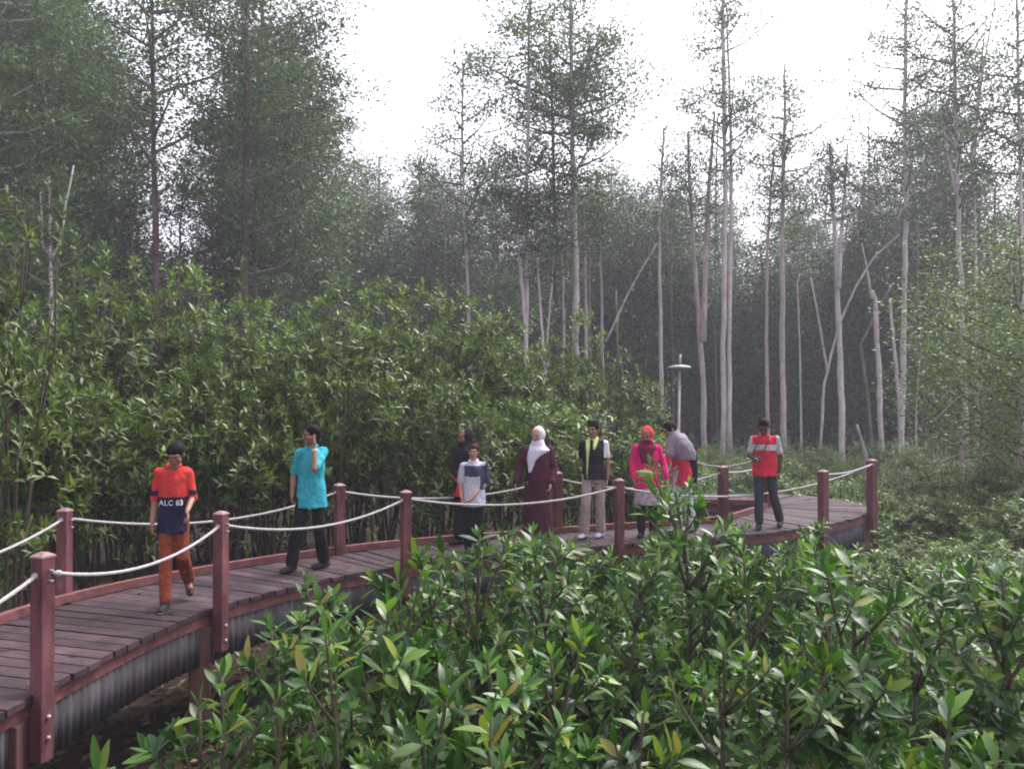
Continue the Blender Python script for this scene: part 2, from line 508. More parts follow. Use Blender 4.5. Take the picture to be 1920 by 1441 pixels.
def railing(name, label, posts, ropes, parent=None):
    """posts: (x, y, rz, top, bottom, size); ropes: list of point lists."""
    t = thing(name, label, 'rope railing')
    for (x, y, rz, top, bot, s) in posts:
        m = MB()
        m.box((x, y, (top - .05 + bot) / 2), s, s, top - .05 - bot, rz)
        p = m.build('post', M_post, t, smooth=False, bevel=.008)
        c = MB(); c.box((x, y, top - .047 + .006), s + .006, s + .006, .012, rz)
        c.box((x, y, top - .035 + .012), s + .004, s + .004, .022, rz, taper=.4)
        c.build('post_cap', M_cap, p, smooth=False)
        if bot < -.2:
            for dz in (-.16, -.30):
                b = MB(); q = Matrix.Rotation(rz, 3, 'Z') @ Vector((s / 2 + .006, 0, 0))
                b.ball((x + q.x, y + q.y, dz), .016, n=8); b.build('bolt', M_metal, p)
        for dz in (-.13, -.20):
            b = MB(); q = Matrix.Rotation(rz, 3, 'Z') @ Vector((s / 2, 0, 0))
            e = Matrix.Rotation(rz, 3, 'Z') @ Vector((s / 2 + .035, 0, 0))
            b.tube([(x + q.x, y + q.y, top + dz), (x + e.x, y + e.y, top + dz)], .008, 6); b.build('rope_hook', M_metal, p)
    for pts in ropes:
        (x0, y0, z0), (x1, y1, z1), sag = pts
        P = []
        for k in range(25):
            u = k / 24
            P.append((x0 + (x1 - x0) * u, y0 + (y1 - y0) * u, z0 + (z1 - z0) * u - sag * 4 * u * (1 - u)))
        m = MB()
        vs = []; n = 8
        m.tube(P, [.0135 * (1 + .10 * (k % 2)) for k in range(25)], n)
        for e, q in ((P[0], P[1]), (P[-1], P[-2])):
            d = (Vector(q) - Vector(e)).normalized() * .05
            m.ball(Vector(e) + d, .028, .028, .024, 8)
        m.build('rope', M_rope, t)
    return t

fp = [(-3.28, 3.3, .0, .95, -.42, .108), (-3.17, 5.60, -.32, .95, -.46, .108), (-2.74, 7.80, -.30, .92, -.40, .106), (-1.24, 9.68, .55, .90, -.35, .106), (1.43, 11.02, .25, .90, -.35, .108), (4.78, 12.72, .5, .86, -.35, .12), (6.14, 14.12, .5, .92, -.3, .13)]
def rp(p, z): return (p[0], p[1], z)
railing('rope_railing', 'white rope railing with red posts along the near edge of the boardwalk', fp, [
    (rp(fp[0], .82), (fp[1][0] - .02, fp[1][1], .80), .17), ((fp[1][0] + .07, fp[1][1], .80), rp(fp[2], .78), .16),
    (rp(fp[2], .78), rp(fp[3], .79), .17), (rp(fp[3], .79), rp(fp[4], .78), .15), (rp(fp[4], .77), (fp[6][0], fp[6][1] - .06, .83), .30), (rp(fp[5], .78), rp(fp[6], .82), .05)])
bp = [(-4.74, 5.3, .0, .9, -.3, .125), (-4.40, 8.15, -.1, .9, -.3, .108), (-2.17, 10.42, .6, .9, -.3, .112), (.66, 12.02, .35, .9, -.3, .12), (3.32, 13.02, .35, .9, -.3, .125), (4.55, 14.75, .4, .86, -.3, .12)]
railing('rope_railing', 'white rope railing with red posts along the boardwalk edge beside the tall shrubs', bp, [
    (rp(bp[0], .78), rp(bp[1], .79), .20), (rp(bp[1], .79), rp(bp[2], .79), .20), (rp(bp[2], .79), rp(bp[3], .79), .18), (rp(bp[3], .79), rp(bp[4], .79), .20), (rp(bp[4], .79), rp(bp[5], .78), .06)])
bp2 = [(3.38, 16.72, 0, .9, -.3, .11), (5.06, 16.62, 0, .9, -.3, .11)]
railing('rope_railing', 'short rope railing on the boardwalk branch behind the man in the red vest', bp2, [
    (rp(bp2[0], .78), rp(bp2[1], .78), .22), ((2.6, 16.7, .95), rp(bp2[0], .78), .05)])

# far boardwalk among the pale trunks
def far_walk():
    t = thing('boardwalk', 'distant maroon boardwalk with rope rail running behind the pale trunks', 'boardwalk')
    path = catmull([(27, 38), (23.0, 40.5), (20.5, 45), (18.2, 49), (14.4, 50.5), (9.5, 47), (6, 43)], 24)
    m = MB(); nm = []
    for i, p in enumerate(path):
        d = (path[min(i + 1, len(path) - 1)] - path[max(i - 1, 0)]).normalized(); nm.append(Vector((-d.y, d.x)))
    vs, fs = [], []
    for p, n in zip(path, nm):
        for s, z in ((-.65, -.05), (-.65, 0), (.65, 0), (.65, -.05)):
            vs.append((p.x + n.x * s, p.y + n.y * s, z - (.0 if z == 0 else .08)))
    for i in range(len(path) - 1):
        for k in range(4):
            fs.append((i * 4 + k, i * 4 + (k + 1) % 4, i * 4 + 4 + (k + 1) % 4, i * 4 + 4 + k))
    m.add(vs, fs); m.build('deck', M_beam, t, smooth=False)
    for side in (-.62, .62):
        prev = None
        for i in range(0, len(path), 8):
            p = path[i] + nm[i] * side
            b = MB(); b.box((p.x, p.y, (.9 + GZ) / 2 - .1), .14, .14, .9 - GZ + .2, math.atan2(nm[i].y, nm[i].x))
            b.build('post', M_post, t, smooth=False)
            if prev is not None:
                r = MB()
                r.tube([(prev.x + (p.x - prev.x) * u / 8, prev.y + (p.y - prev.y) * u / 8, .78 - .16 * 4 * (u / 8) * (1 - u / 8)) for u in range(9)], .018, 6)
                r.build('rope', M_rope, t)
            prev = p
far_walk()

# ------------------------------------------------------------ lamp post
def lamp():
    x, y = X_at(1274, 14.3), 14.3
    t = thing('lamp_post', 'pale slim lamp post with flat round grey shade behind the boardwalk', 'lamp post', (x, y, GZ))
    zt = 2.62 - GZ
    m = MB(); m.tube([(-.035, 0, -.2), (-.03, 0, 1.6), (0, 0, zt - .22)], [.03, .026, .022], 10); m.build('pole', M_lamp, t)
    m = MB(); m.loft([(0.005, 0, zt - .20, .05, .05), (.005, 0, zt - .165, .19, .19), (.005, 0, zt - .15, .205, .205), (.005, 0, zt - .12, .17, .17), (.005, 0, zt - .10, .06, .06)], 28); m.build('lamp_shade', M_lamp, t)
    m = MB(); m.tube([(0.005, 0, zt - .105), (0.018, 0, zt + .08)], .022, 8); m.build('finial', M_lamp, t)
    m = MB(); m.ball((0.0, 0, zt - .215), .035, n=10); m.build('bulb_holder', M_lamp, t)
lamp()

# ------------------------------------------------------------ haze, added to lift tones in place of veiling lens glare
def haze():
    x0, x1, y0, y1, z0, z1 = -250, 250, -70, 250, GZ - 1.5, 27
    mb = MB(); mb.box(((x0 + x1) / 2, (y0 + y1) / 2, (z0 + z1) / 2), x1 - x0, y1 - y0, z1 - z0)
    m = bpy.data.materials.new('glare_haze'); m.use_nodes = True
    nt = m.node_tree; nt.nodes.clear()
    out = nt.nodes.new('ShaderNodeOutputMaterial'); v = nt.nodes.new('ShaderNodeVolumePrincipled')
    v.inputs['Color'].default_value = (.90, .92, 1.0, 1); v.inputs['Density'].default_value = HAZE; v.inputs['Anisotropy'].default_value = 0.3
    nt.links.new(v.outputs[0], out.inputs['Volume'])
    o = mb.build('haze', m, smooth=False); o['kind'] = 'stuff'
HAZE = 0.0018
haze()
# ------------------------------------------------------------ leaves
def leaf_batch(P, D, N, L, Wd, droop, kind):
    """Many leaves at once. P base points, D axis, N upper side, L length, Wd width -> verts, quads."""
    P = np.asarray(P, float); D = np.asarray(D, float); N = np.asarray(N, float)
    L = np.asarray(L, float)[:, None]; Wd = np.asarray(Wd, float)[:, None]; droop = np.asarray(droop, float)[:, None]
    D /= np.linalg.norm(D, axis=1)[:, None] + 1e-9
    Sx = np.cross(D, N); Sx /= np.linalg.norm(Sx, axis=1)[:, None] + 1e-9
    U = np.cross(Sx, D)
    def pt(t, s, h):
        return P + D * L * t + Sx * Wd * s * .5 + U * (h * Wd - droop * L * t * t)
    if kind == 'fine':
        rows = [(0.0, .0), (.06, .10), (.30, .82), (.52, 1.0), (.75, .72), (.92, .28), (1.0, .0)]
        vs = [pt(0, 0, 0)]
        for t, w in rows[1:-1]:
            vs += [pt(t, -w, .10 * w), pt(t, 0, 0), pt(t, w, .10 * w)]
        vs.append(pt(1, 0, 0))
        q = []
        nr = len(rows) - 2
        q.append((0, 1, 2, 2)); q.append((0, 2, 3, 3))
        for r in range(nr - 1):
            a = 1 + 3 * r
            q.append((a, a + 3, a + 4, a + 1)); q.append((a + 1, a + 4, a + 5, a + 2))
        e = 1 + 3 * nr; a = e - 3
        q.append((a, e, a + 1, a + 1)); q.append((a + 1, e, a + 2, a + 2))
        tris = [x[:3] for x in q if x[2] == x[3]]; quads = [x for x in q if x[2] != x[3]]
        faces = tris + [(x[0], x[1], x[2]) for x in quads] + [(x[0], x[2], x[3]) for x in quads]
    elif kind == 'mid':
        vs = [pt(0, 0, 0), pt(.48, -1, .14), pt(.5, 0, 0), pt(.48, 1, .14), pt(1, 0, 0)]
        faces = [(0, 1, 2), (1, 4, 2), (0, 2, 3), (2, 4, 3)]
    else:
        vs = [pt(0, 0, 0), pt(.5, -1, 0), pt(1, 0, 0), pt(.5, 1, 0)]
        faces = [(0, 1, 2), (0, 2, 3)]
    V = np.stack(vs, axis=1)                      # n, k, 3
    n, k = V.shape[:2]
    Fa = np.asarray(faces)[None, :, :] + (np.arange(n) * k)[:, None, None]
    return V.reshape(-1, 3), Fa.reshape(-1, 3)

class Leaves:
    def __init__(self): self.P, self.D, self.N, self.L, self.W, self.d = [], [], [], [], [], []
    def add(self, p, d, n, l, w, dr):
        self.P.append(tuple(p)); self.D.append(tuple(d)); self.N.append(tuple(n)); self.L.append(l); self.W.append(w); self.d.append(dr)
    def mesh(self, name, kind):
        v, f = leaf_batch(self.P, self.D, self.N, self.L, self.W, self.d, kind)
        return np_mesh(name, v, f)

def rosette(lv, rng, p, axis, k, L, wr=.34, spread=(25, 85), droop=.25):
    """Leaves around a shoot tip: young ones upright, old ones flat or hanging."""
    axis = Vector(axis).normalized()
    o = axis.orthogonal().normalized(); b = axis.cross(o)
    a0 = rng.uniform(0, 6.28)
    for i in range(k):
        a = a0 + i * 2.4 + rng.uniform(-.3, .3)
        e = math.radians(spread[0] + (spread[1] - spread[0]) * (i / max(k - 1, 1)) + rng.uniform(-10, 10))
        out = o * math.cos(a) + b * math.sin(a)
        d = axis * math.cos(e) + out * math.sin(e)
        n = axis * math.sin(e) - out * math.cos(e) + Vector((rng.uniform(-.25, .25), rng.uniform(-.25, .25), .2))
        l = L * rng.uniform(.75, 1.15) * (.7 if i < 2 else 1.0)
        lv.add(Vector(p) - axis * (.012 * i), d, n, l, l * wr * rng.uniform(.85, 1.15), droop * rng.uniform(.2, 1.3))

# ---- saplings of the foreground
def sapling_meshes(seed, H, nb, L=.16, wr=.34, lean=.05):
    rng = random.Random(seed)
    st, lv = MB(), Leaves()
    def shoot(p, d, ln, r0, depth):
        pts, n = [Vector(p)], max(3, int(ln / .12))
        d = Vector(d).normalized()
        for i in range(n):
            d = (d + Vector((rng.uniform(-.09, .09), rng.uniform(-.09, .09), .07 + rng.uniform(-.04, .06)))).normalized()
            pts.append(pts[-1] + d * (ln / n))
        st.tube(pts, [r0 * (1 - .7 * i / n) + .0015 for i in range(n + 1)], 6)
        return pts, d
    def dress(pts, start, d):
        """opposite leaf pairs along a shoot, thicker towards the tip"""
        tot = len(pts) - 1
        a = rng.uniform(0, 3.1)
        s = start * tot
        while s < tot - .3:
            i = int(s); p = pts[i].lerp(pts[i + 1], s - i); ax = (pts[i + 1] - pts[i]).normalized()
            o = ax.orthogonal().normalized(); b = ax.cross(o)
            f = s / tot
            if rng.random() < .85:
                for sg in (1, -1):
                    if rng.random() < .12: continue
                    e = math.radians(rng.uniform(30, 72) + 18 * (1 - f))
                    out = (o * math.cos(a) + b * math.sin(a)) * sg
                    dd = ax * math.cos(e) + out * math.sin(e) - Vector((0, 0, rng.uniform(-.1, .25)))
                    nn = ax * math.sin(e) - out * math.cos(e) + Vector((rng.uniform(-.3, .3), rng.uniform(-.3, .3), .25))
                    l = L * rng.uniform(.7, 1.2)
                    lv.add(p, dd, nn, l, l * wr * rng.uniform(.8, 1.25), rng.uniform(-.1, .55))
            a += 1.57 + rng.uniform(-.3, .3)
            s += rng.uniform(.42, .75) * (1.1 - .35 * f)
        rosette(lv, rng, pts[-1], d, rng.randint(5, 8), L, wr, (12, 70), .25)
    main, dm = shoot((0, 0, -.1), (rng.uniform(-lean, lean), rng.uniform(-lean, lean), 1), H + .1, .012 + .006 * H, 0)
    dress(main, .62, dm)
    for k in range(nb):
        f = rng.uniform(.22, .88)
        s = f * (len(main) - 1); i = int(s)
        p = main[i].lerp(main[min(i + 1, len(main) - 1)], s - i)
        az = k * 2.4 + rng.uniform(-.5, .5)
        el = math.radians(rng.uniform(32, 66))
        d = Vector((math.cos(az) * math.cos(el), math.sin(az) * math.cos(el), math.sin(el)))
        ln = H * rng.uniform(.18, .38) * (1.15 - .55 * f)
        pts, dd = shoot(p, d, max(.25, ln), .006 + .003 * H, 1)
        dress(pts, .5, dd)
        for q in range(rng.randint(0, 2)):
            j = rng.randint(1, len(pts) - 2) if len(pts) > 3 else 1
            az2 = az + rng.choice((-1, 1)) * rng.uniform(.6, 1.2)
            p2, d2 = shoot(pts[j], (math.cos(az2) * .7, math.sin(az2) * .7, .7), max(.18, ln * .5), .005, 2)
            dress(p2, .5, d2)
    return st.mesh('stem'), lv.mesh('leaves', 'fine')

# ---- dense shrubs behind the boardwalk: unit-free, height H, radius R
def shrub_meshes(seed, H, R, tips, L=.155, kind='mid', k=(7, 11), low=.12, wr=.34, sparse=.5):
    rng = random.Random(seed)
    st, lv = MB(), Leaves()
    stems = []
    for s in range(rng.randint(4, 6)):
        az = s * 1.3 + rng.uniform(-.4, .4)
        top = Vector((math.cos(az) * R * rng.uniform(.2, .6), math.sin(az) * R * rng.uniform(.2, .6), H * rng.uniform(.7, .93)))
        b = Vector((math.cos(az) * .12, math.sin(az) * .12, -.15))
        pts = [b.lerp(top, u) + Vector((rng.uniform(-.07, .07), rng.uniform(-.07, .07), 0)) * (0 if u in (0, 1) else 1) for u in (0, .2, .4, .6, .8, 1)]
        st.tube(pts, [.035, .03, .025, .02, .014, .008], 6)
        stems.append(pts)
    lobes = [(Vector((rng.uniform(-.55, .55) * R, rng.uniform(-.55, .55) * R, H * rng.uniform(.40, .80))), R * rng.uniform(.38, .60)) for _ in range(7)]
    lobes.append((Vector((rng.uniform(-.2, .2) * R, rng.uniform(-.2, .2) * R, H * .84)), R * .45))
    done = 0
    while done < tips:
        c, r = rng.choice(lobes)
        v = Vector((rng.gauss(0, 1), rng.gauss(0, 1), rng.gauss(0, 1) * 1.1))
        v.normalize()
        p = c + v * r * rng.uniform(.72, 1.06)
        if p.z > H or p.z < H * low or (p.z < H * .55 and rng.random() < sparse): continue
        pts = min(stems, key=lambda q: (q[3] - p).length)
        q = min(pts, key=lambda w: (w - p).length + max(0, w.z - p.z) * 2)
        d = (v * .6 + Vector((0, 0, .75)) + Vector((rng.uniform(-.3, .3), rng.uniform(-.3, .3), 0))).normalized()
        if rng.random() < .5:
            m = q.lerp(p, .5) - Vector((0, 0, .1)); st.tube([q, m, p], [.009, .006, .003], 4, cap=False)
        else:
            st.tube([p - d * .35, p], [.004, .002], 4, cap=False)
        rosette(lv, rng, p, d, rng.randint(*k), L, wr, (15, 85), .28)
        done += 1
    # leading shoots that stick out of the top
    for _ in range(3):
        p = Vector((rng.uniform(-.7, .7) * R, rng.uniform(-.7, .7) * R, H * rng.uniform(.82, 1.0)))
        st.tube([p - Vector((0, 0, .5)), p], [.008, .003], 4, cap=False)
        for z in (0, .12, .25, .38):
            rosette(lv, rng, p - Vector((0, 0, z)), (rng.uniform(-.2, .2), rng.uniform(-.2, .2), 1), 4, L, wr, (25, 70), .2)
    return st.mesh('stems'), lv.mesh('foliage', kind)

# ---- crowns of tall trees
def crown_leaves(lv, st, rng, axis_pts, z0, z1, R, nbr, per, L, sig=.30, up=.55, prof=None, twig=.02):
    """Branches leave the trunk polyline between heights z0 and z1, leaf clusters sit along them."""
    zs = [p.z for p in axis_pts]
    def on(z):
        for i in range(len(axis_pts) - 1):
            if zs[i] <= z <= zs[i + 1]:
                return axis_pts[i].lerp(axis_pts[i + 1], (z - zs[i]) / max(zs[i + 1] - zs[i], 1e-6))
        return axis_pts[-1].copy()
    for b in range(nbr):
        u = (b + rng.random()) / nbr
        z = z0 + (z1 - z0) * u
        az = b * 2.4 + rng.uniform(-.6, .6)
        pr = prof(u) if prof else (1 - .75 * u)
        ln = R * pr * rng.uniform(.65, 1.15)
        p0 = on(z)
        el = up * rng.uniform(.4, 1.5)
        d = Vector((math.cos(az), math.sin(az), el)).normalized()
        p1 = p0 + d * ln * .5 + Vector((0, 0, -.03 * ln)); p2 = p0 + d * ln + Vector((rng.uniform(-.1, .1) * ln, rng.uniform(-.1, .1) * ln, .12 * ln))
        st.tube([p0, p1, p2], [twig + .012 * ln, twig * .7 + .006 * ln, .008], 5, cap=False)
        nc = max(2, int(ln / .42))
        for c in range(nc):
            f = (c + 1) / nc
            if f < .25: continue
            q = p0.lerp(p1, f * 2) if f < .5 else p1.lerp(p2, f * 2 - 1)
            q = q + Vector((rng.gauss(0, .25), rng.gauss(0, .25), rng.gauss(.05, .18))) * min(1, ln * .5)
            m = int(per * rng.choice((.5, 1.4, 2.2, 3.4)))
            s = sig * rng.uniform(.7, 1.3)
            for _ in range(m):
                o = Vector((rng.gauss(0, s), rng.gauss(0, s), rng.gauss(0, s * .55)))
                dd = Vector((o.x + rng.gauss(0, .3), o.y + rng.gauss(0, .3), rng.gauss(.05, .3)))
                l = L * rng.uniform(.5, 1.0)
                lv.add(q + o, dd, (rng.gauss(0, .45), rng.gauss(0, .45), 1), l, l * .45, .1)

def bark_tube(mb, rng, pts, r0, r1, n=9, sub=5):
    """a tapered trunk with small irregularities"""
    P = []
    for i in range(len(pts) - 1):
        for k in range(sub):
            P.append(pts[i].lerp(pts[i + 1], k / sub) + Vector((rng.uniform(-1, 1), rng.uniform(-1, 1), 0)) * r0 * .18)
    P.append(pts[-1])
    R = [(r0 + (r1 - r0) * (i / (len(P) - 1))) * rng.uniform(.92, 1.08) for i in range(len(P))]
    R[0] *= 1.25
    mb.tube(P, R, n, jit=.10, rng=rng)
    return P

def px_tree(label, pts, Y, w, bark, crown=None, group='trees standing in the wood', seed=0, leaf=None, forks=(), top=.45):
    """A tree whose trunk runs through the given photograph pixels at distance Y; w is the trunk width in pixels low down."""
    rng = random.Random(seed * 77 + int(pts[0][0]))
    P = [at(px, py, Y) for px, py in pts]
    base = P[0].copy(); base.z = GZ - .15
    if P[0].z > GZ: P = [Vector((P[0].x + (P[0].x - P[1].x) * .1, Y, GZ - .15))] + P
    g = P[0].copy()
    t = thing('mangrove_tree', label, 'tree', (g.x, g.y, GZ), 0, group)
    off = Vector((g.x, g.y, GZ))
    Q = [p - off for p in P]
    r0 = w * Y / F / 2 * (.84 if Y > 29 else 1.0)
    mb = MB(); bark_tube(mb, rng, Q, r0, r0 * top * .8)
    for fk in forks:
        fw, fpts = fk
        FP = [at(px, py, Y + rng.uniform(-.2, .2)) - off for px, py in fpts]
        bark_tube(mb, rng, FP, fw * Y / F / 2, fw * Y / F / 2 * .4, 7, 3)
    mb.build('trunk', bark, t)
    if crown:
        for cr in (crown if isinstance(crown, list) else [crown]):
            lv, st = Leaves(), MB()
            H = Q[-1].z
            if cr is (crown[-1] if isinstance(crown, list) else crown) and H < 17:
                crown_leaves(lv, st, rng, Q, H - 2.2, H, 1.25, 9, cr['per'], .17, .3, .7)
            crown_leaves(lv, st, rng, Q, cr['z0'], min(cr['z1'], H), cr['R'], cr['n'], cr['per'] * 1.7, cr.get('L', .19), cr.get('sig', .34), cr.get('up', .5), cr.get('prof'))
            mesh_obj('branches', st.mesh('branches'), M_bark_far, t)
            mesh_obj('crown', lv.mesh('crown', 'small'), leaf or M_leaf_tree, t)
    return t

mid_prof = lambda u: .35 + .65 * math.sin(math.pi * min(1, u * .9 + .1))
top_prof = lambda u: .5 + .5 * u if u < .7 else 1.0 - (u - .7) * 1.8
def CR(z0, z1, R, n, per, **k): return dict(z0=z0, z1=z1, R=R, n=n, per=per, **k)

def build_traced_trees():
    g1, g2, g3 = 'dark trunks behind the tall shrubs', 'pale trunks in the middle of the wood', 'pale trunks on the right of the wood'
    px_tree('tall dark straight trunk behind the shrubs, furthest left of the big dark trunks', [(294, 640), (292, 500), (288, 250), (284, -60)], 24, 17, M_bark_dark, CR(9, 17, 3.4, 20, 26, prof=mid_prof), g1, 1)
    px_tree('thickest dark reddish trunk behind the shrubs, its bark peeling', [(456, 660), (458, 500), (464, 250), (460, -40), (460, -160)], 26, 21, M_bark_dark, CR(7, 18, 3.6, 30, 30, prof=mid_prof), g1, 2)
    px_tree('thin dark trunk close against the thickest dark reddish trunk', [(478, 650), (480, 450), (484, 200), (486, 60)], 27, 9, M_bark_dark, CR(8, 13.5, 2.4, 14, 26, prof=mid_prof), g1, 3)
    px_tree('small pale forked tree with three bare upright limbs in the dark at far left', [(96, 560), (95, 470), (94, 390), (92, 330)], 20, 8, M_bark_pale, CR(5.2, 7.5, 1.4, 7, 18), g1, 4, forks=[(6, [(95, 480), (80, 462), (78, 400), (76, 360)]), (7, [(96, 485), (112, 455), (124, 380), (138, 310)])])
    px_tree('slender pale trunk standing alone below the open sky gap', [(880, 640), (876, 520), (870, 400), (866, 250), (868, 130), (878, 105)], 32, 9, M_bark_pale, CR(8.0, 14.5, 2.4, 18, 24, prof=mid_prof), g2, 5)
    px_tree('leaning pale trunk crossing the foot of a straight grey trunk', [(988, 680), (978, 520), (966, 400), (958, 330)], 30, 11, M_bark_pale, CR(7.5, 10.5, 1.7, 10, 24), g2, 6)
    px_tree('tall straight grey trunk rising from the shrub top into the sky', [(987, 700), (987, 500), (990, 250), (993, 0), (994, -90)], 30.5, 12, M_bark_pale, [CR(8.5, 13, 2.0, 12, 22, prof=mid_prof), CR(15.5, 17.8, 1.9, 10, 22, prof=mid_prof)], g2, 7)
    px_tree('thin pale trunk bowed slightly, right of the tall straight grey trunk', [(1020, 670), (1012, 560), (1004, 420), (1000, 330)], 30, 7, M_bark_pale, CR(7.6, 10.5, 1.5, 10, 22), g2, 8)
    px_tree('thin pale pole leaning away from the bowed pale trunk', [(1024, 660), (1034, 540), (1042, 420), (1048, 330)], 31, 6, M_bark_pale, CR(8.5, 10.6, 1.3, 7, 20), g2, 9)
    px_tree('dark reddish trunk reaching high beside the broad crowned tree', [(1042, 680), (1041, 520), (1038, 300), (1034, 160), (1030, 60)], 34, 11, M_bark_dark, CR(11, 16.5, 2.4, 18, 24, prof=mid_prof), g2, 10)
    px_tree('short reddish trunk just left of the broad crowned tree', [(1058, 680), (1056, 560), (1054, 430), (1053, 380)], 33, 8, M_bark_pink, CR(7.3, 9.5, 1.3, 8, 20), g2, 11)
    px_tree('thick pinkish trunk of the broad crowned tree standing against the sky', [(1079, 690), (1080, 560), (1077, 380), (1072, 200), (1070, 60), (1070, -60)], 31, 18, M_bark_pink, [CR(10.5, 13.5, 2.6, 12, 30, up=.25, prof=mid_prof), CR(13, 15.9, 3.9, 22, 40, up=.3, prof=mid_prof, sig=.42), CR(16, 18, 2.4, 8, 26)], g2, 12, forks=[(7, [(1074, 150), (1110, 95), (1140, 60)]), (6, [(1076, 330), (1120, 250), (1150, 215)])])
    px_tree('reddish trunk half hidden behind the broad crowned tree', [(1100, 690), (1098, 560), (1096, 430), (1094, 370)], 35, 10, M_bark_pink, CR(8.5, 11.5, 1.8, 10, 22), g2, 13)
    px_tree('thin grey trunk right of the broad crowned tree', [(1130, 690), (1128, 560), (1125, 440), (1122, 360)], 36, 8, M_bark_pink, CR(9, 12, 2.0, 12, 24), g2, 14)
    px_tree('pale trunk propping a leaning bare pole at the dark wood edge', [(1240, 740), (1238, 560), (1235, 430), (1242, 300), (1245, 240)], 36, 11, M_bark_pale, CR(9.5, 13.2, 1.9, 12, 20), g2, 15)
    px_tree('pinkish trunk that splits in two halfway, near the round lamp', [(1320, 830), (1318, 700), (1308, 560), (1298, 430), (1292, 320), (1290, 250)], 37, 15, M_bark_pink, CR(10.5, 14.0, 1.9, 14, 22), g3, 16, forks=[(11, [(1318, 640), (1323, 470), (1330, 330), (1340, 210)])])
    px_tree('thick pale double trunk, the tallest of the trees right of the lamp', [(1357, 850), (1356, 650), (1360, 400), (1358, 200), (1356, 60), (1356, -60)], 35, 14, M_bark_pale, [CR(12.5, 17.0, 2.6, 18, 26, prof=mid_prof), CR(17.8, 20, 2.6, 12, 24)], g3, 17, forks=[(9, [(1368, 850), (1368, 650), (1371, 420), (1370, 250), (1366, 120), (1362, 40)])], top=.6)
    px_tree('slim pale trunk behind the head of the man in the red vest', [(1440, 820), (1437, 650), (1438, 480), (1446, 340), (1452, 280)], 39, 10, M_bark_pink, CR(10.5, 13.5, 1.9, 12, 22), g3, 18)
    px_tree('straight orange grey trunk right of the man in the red vest', [(1470, 840), (1467, 650), (1467, 430), (1470, 250), (1472, 120)], 37, 15, M_bark_pink, CR(11, 17, 2.7, 22, 20, prof=mid_prof), g3, 19)
    px_tree('very thin pale trunk bent at its top, beside the straight orange grey trunk', [(1502, 830), (1500, 660), (1495, 530), (1500, 512)], 39, 6, M_bark_pale, None, g3, 20)
    px_tree('broad pale trunk with a high fork, foot of it close to the leaning bare pole', [(1580, 860), (1576, 700), (1570, 540), (1563, 400), (1560, 340), (1556, 270)], 36, 16, M_bark_pale, CR(10.8, 13.6, 2.4, 16, 20), g3, 21, forks=[(9, [(1572, 540), (1579, 420), (1583, 360), (1590, 270)])])
    px_tree('snapped pale trunk ending in a thin bare branch', [(1652, 830), (1648, 690), (1640, 560), (1634, 545)], 37, 13, M_bark_pale, None, g3, 22, top=.8, forks=[(5, [(1635, 560), (1625, 500), (1616, 455)])])
    px_tree('pale trunk leaning into the tallest right hand trunk', [(1690, 840), (1684, 740), (1676, 640), (1668, 560)], 37, 10, M_bark_pale, None, g3, 23, top=.7)
    px_tree('tall grey trunk with many thin leafy branches, right of the snapped trunk', [(1690, 850), (1694, 650), (1699, 400), (1697, 200), (1699, 0), (1700, -60)], 36, 15, M_bark_pale, [CR(10, 20, 3.0, 34, 22, prof=mid_prof)], g3, 24)
    px_tree('very thin pale sapling trunk between the grey trunk and the leafy tree', [(1717, 840), (1719, 740), (1727, 640)], 38, 5, M_bark_pale, None, g3, 25)
    px_tree('pale mottled trunk rising through the leafy green tree at right', [(1811, 830), (1806, 650), (1798, 450), (1792, 200), (1788, 0), (1788, -60)], 31, 15, M_bark_pale, [CR(9.5, 18, 3.0, 30, 22, prof=mid_prof)], g3, 26, forks=[(6, [(1797, 380), (1780, 300), (1770, 240)])])
    px_tree('tall trunk with bare slanting limbs near the top right corner', [(1832, 800), (1830, 500), (1824, 280), (1845, 120), (1870, -20)], 38, 8, M_bark_pink, [CR(12, 19, 2.6, 18, 20, prof=mid_prof)], g3, 27, forks=[(6, [(1826, 300), (1836, 150), (1850, 30)])])
    px_tree('slim grey trunk furthest right, its foot hidden by the leafy tree', [(1922, 800), (1918, 500), (1912, 280), (1906, 0), (1904, -60)], 30, 10, M_bark_pale, [CR(11, 17, 2.8, 22, 24, prof=mid_prof)], g3, 28)
    px_tree('thin grey stem at the right of the pinkish split trunk', [(1345, 830), (1340, 600), (1342, 380), (1346, 200)], 43, 7, M_bark_far, CR(10, 16, 2.2, 18, 18, prof=mid_prof), g3, 29)
    px_tree('thin dark stem half behind the snapped pale trunk', [(1630, 820), (1632, 620), (1628, 420), (1630, 200)], 44, 7, M_bark_far, CR(10, 16, 2.4, 20, 18, prof=mid_prof), g3, 30)
    # bare poles that lean through the wood
    def pole(label, pts, Y, w):
        P = [at(px, py, Y) for px, py in pts]
        rng = random.Random(int(pts[0][0]))
        mb = MB(); bark_tube(mb, rng, P, w * Y / F / 2, w * Y / F / 2 * .6, 7, 4)
        o = mb.build('leaning_pole', M_bark_pale); tag(o, label, 'dead pole', 'bare poles leaning in the wood')
    pole('bare straight pole leaning steeply against a pale trunk above the shrubs', [(1136, 640), (1180, 545), (1232, 455)], 35.4, 4)
    pole('bare bent pole leaning right behind the broad forked trunk', [(1538, 845), (1545, 720), (1572, 610), (1606, 535), (1640, 480), (1686, 440)], 36.8, 5)
    pole('thin bare pole leaning left among the far dark stems', [(1552, 700), (1535, 600), (1520, 520)], 40, 5)
build_traced_trees()

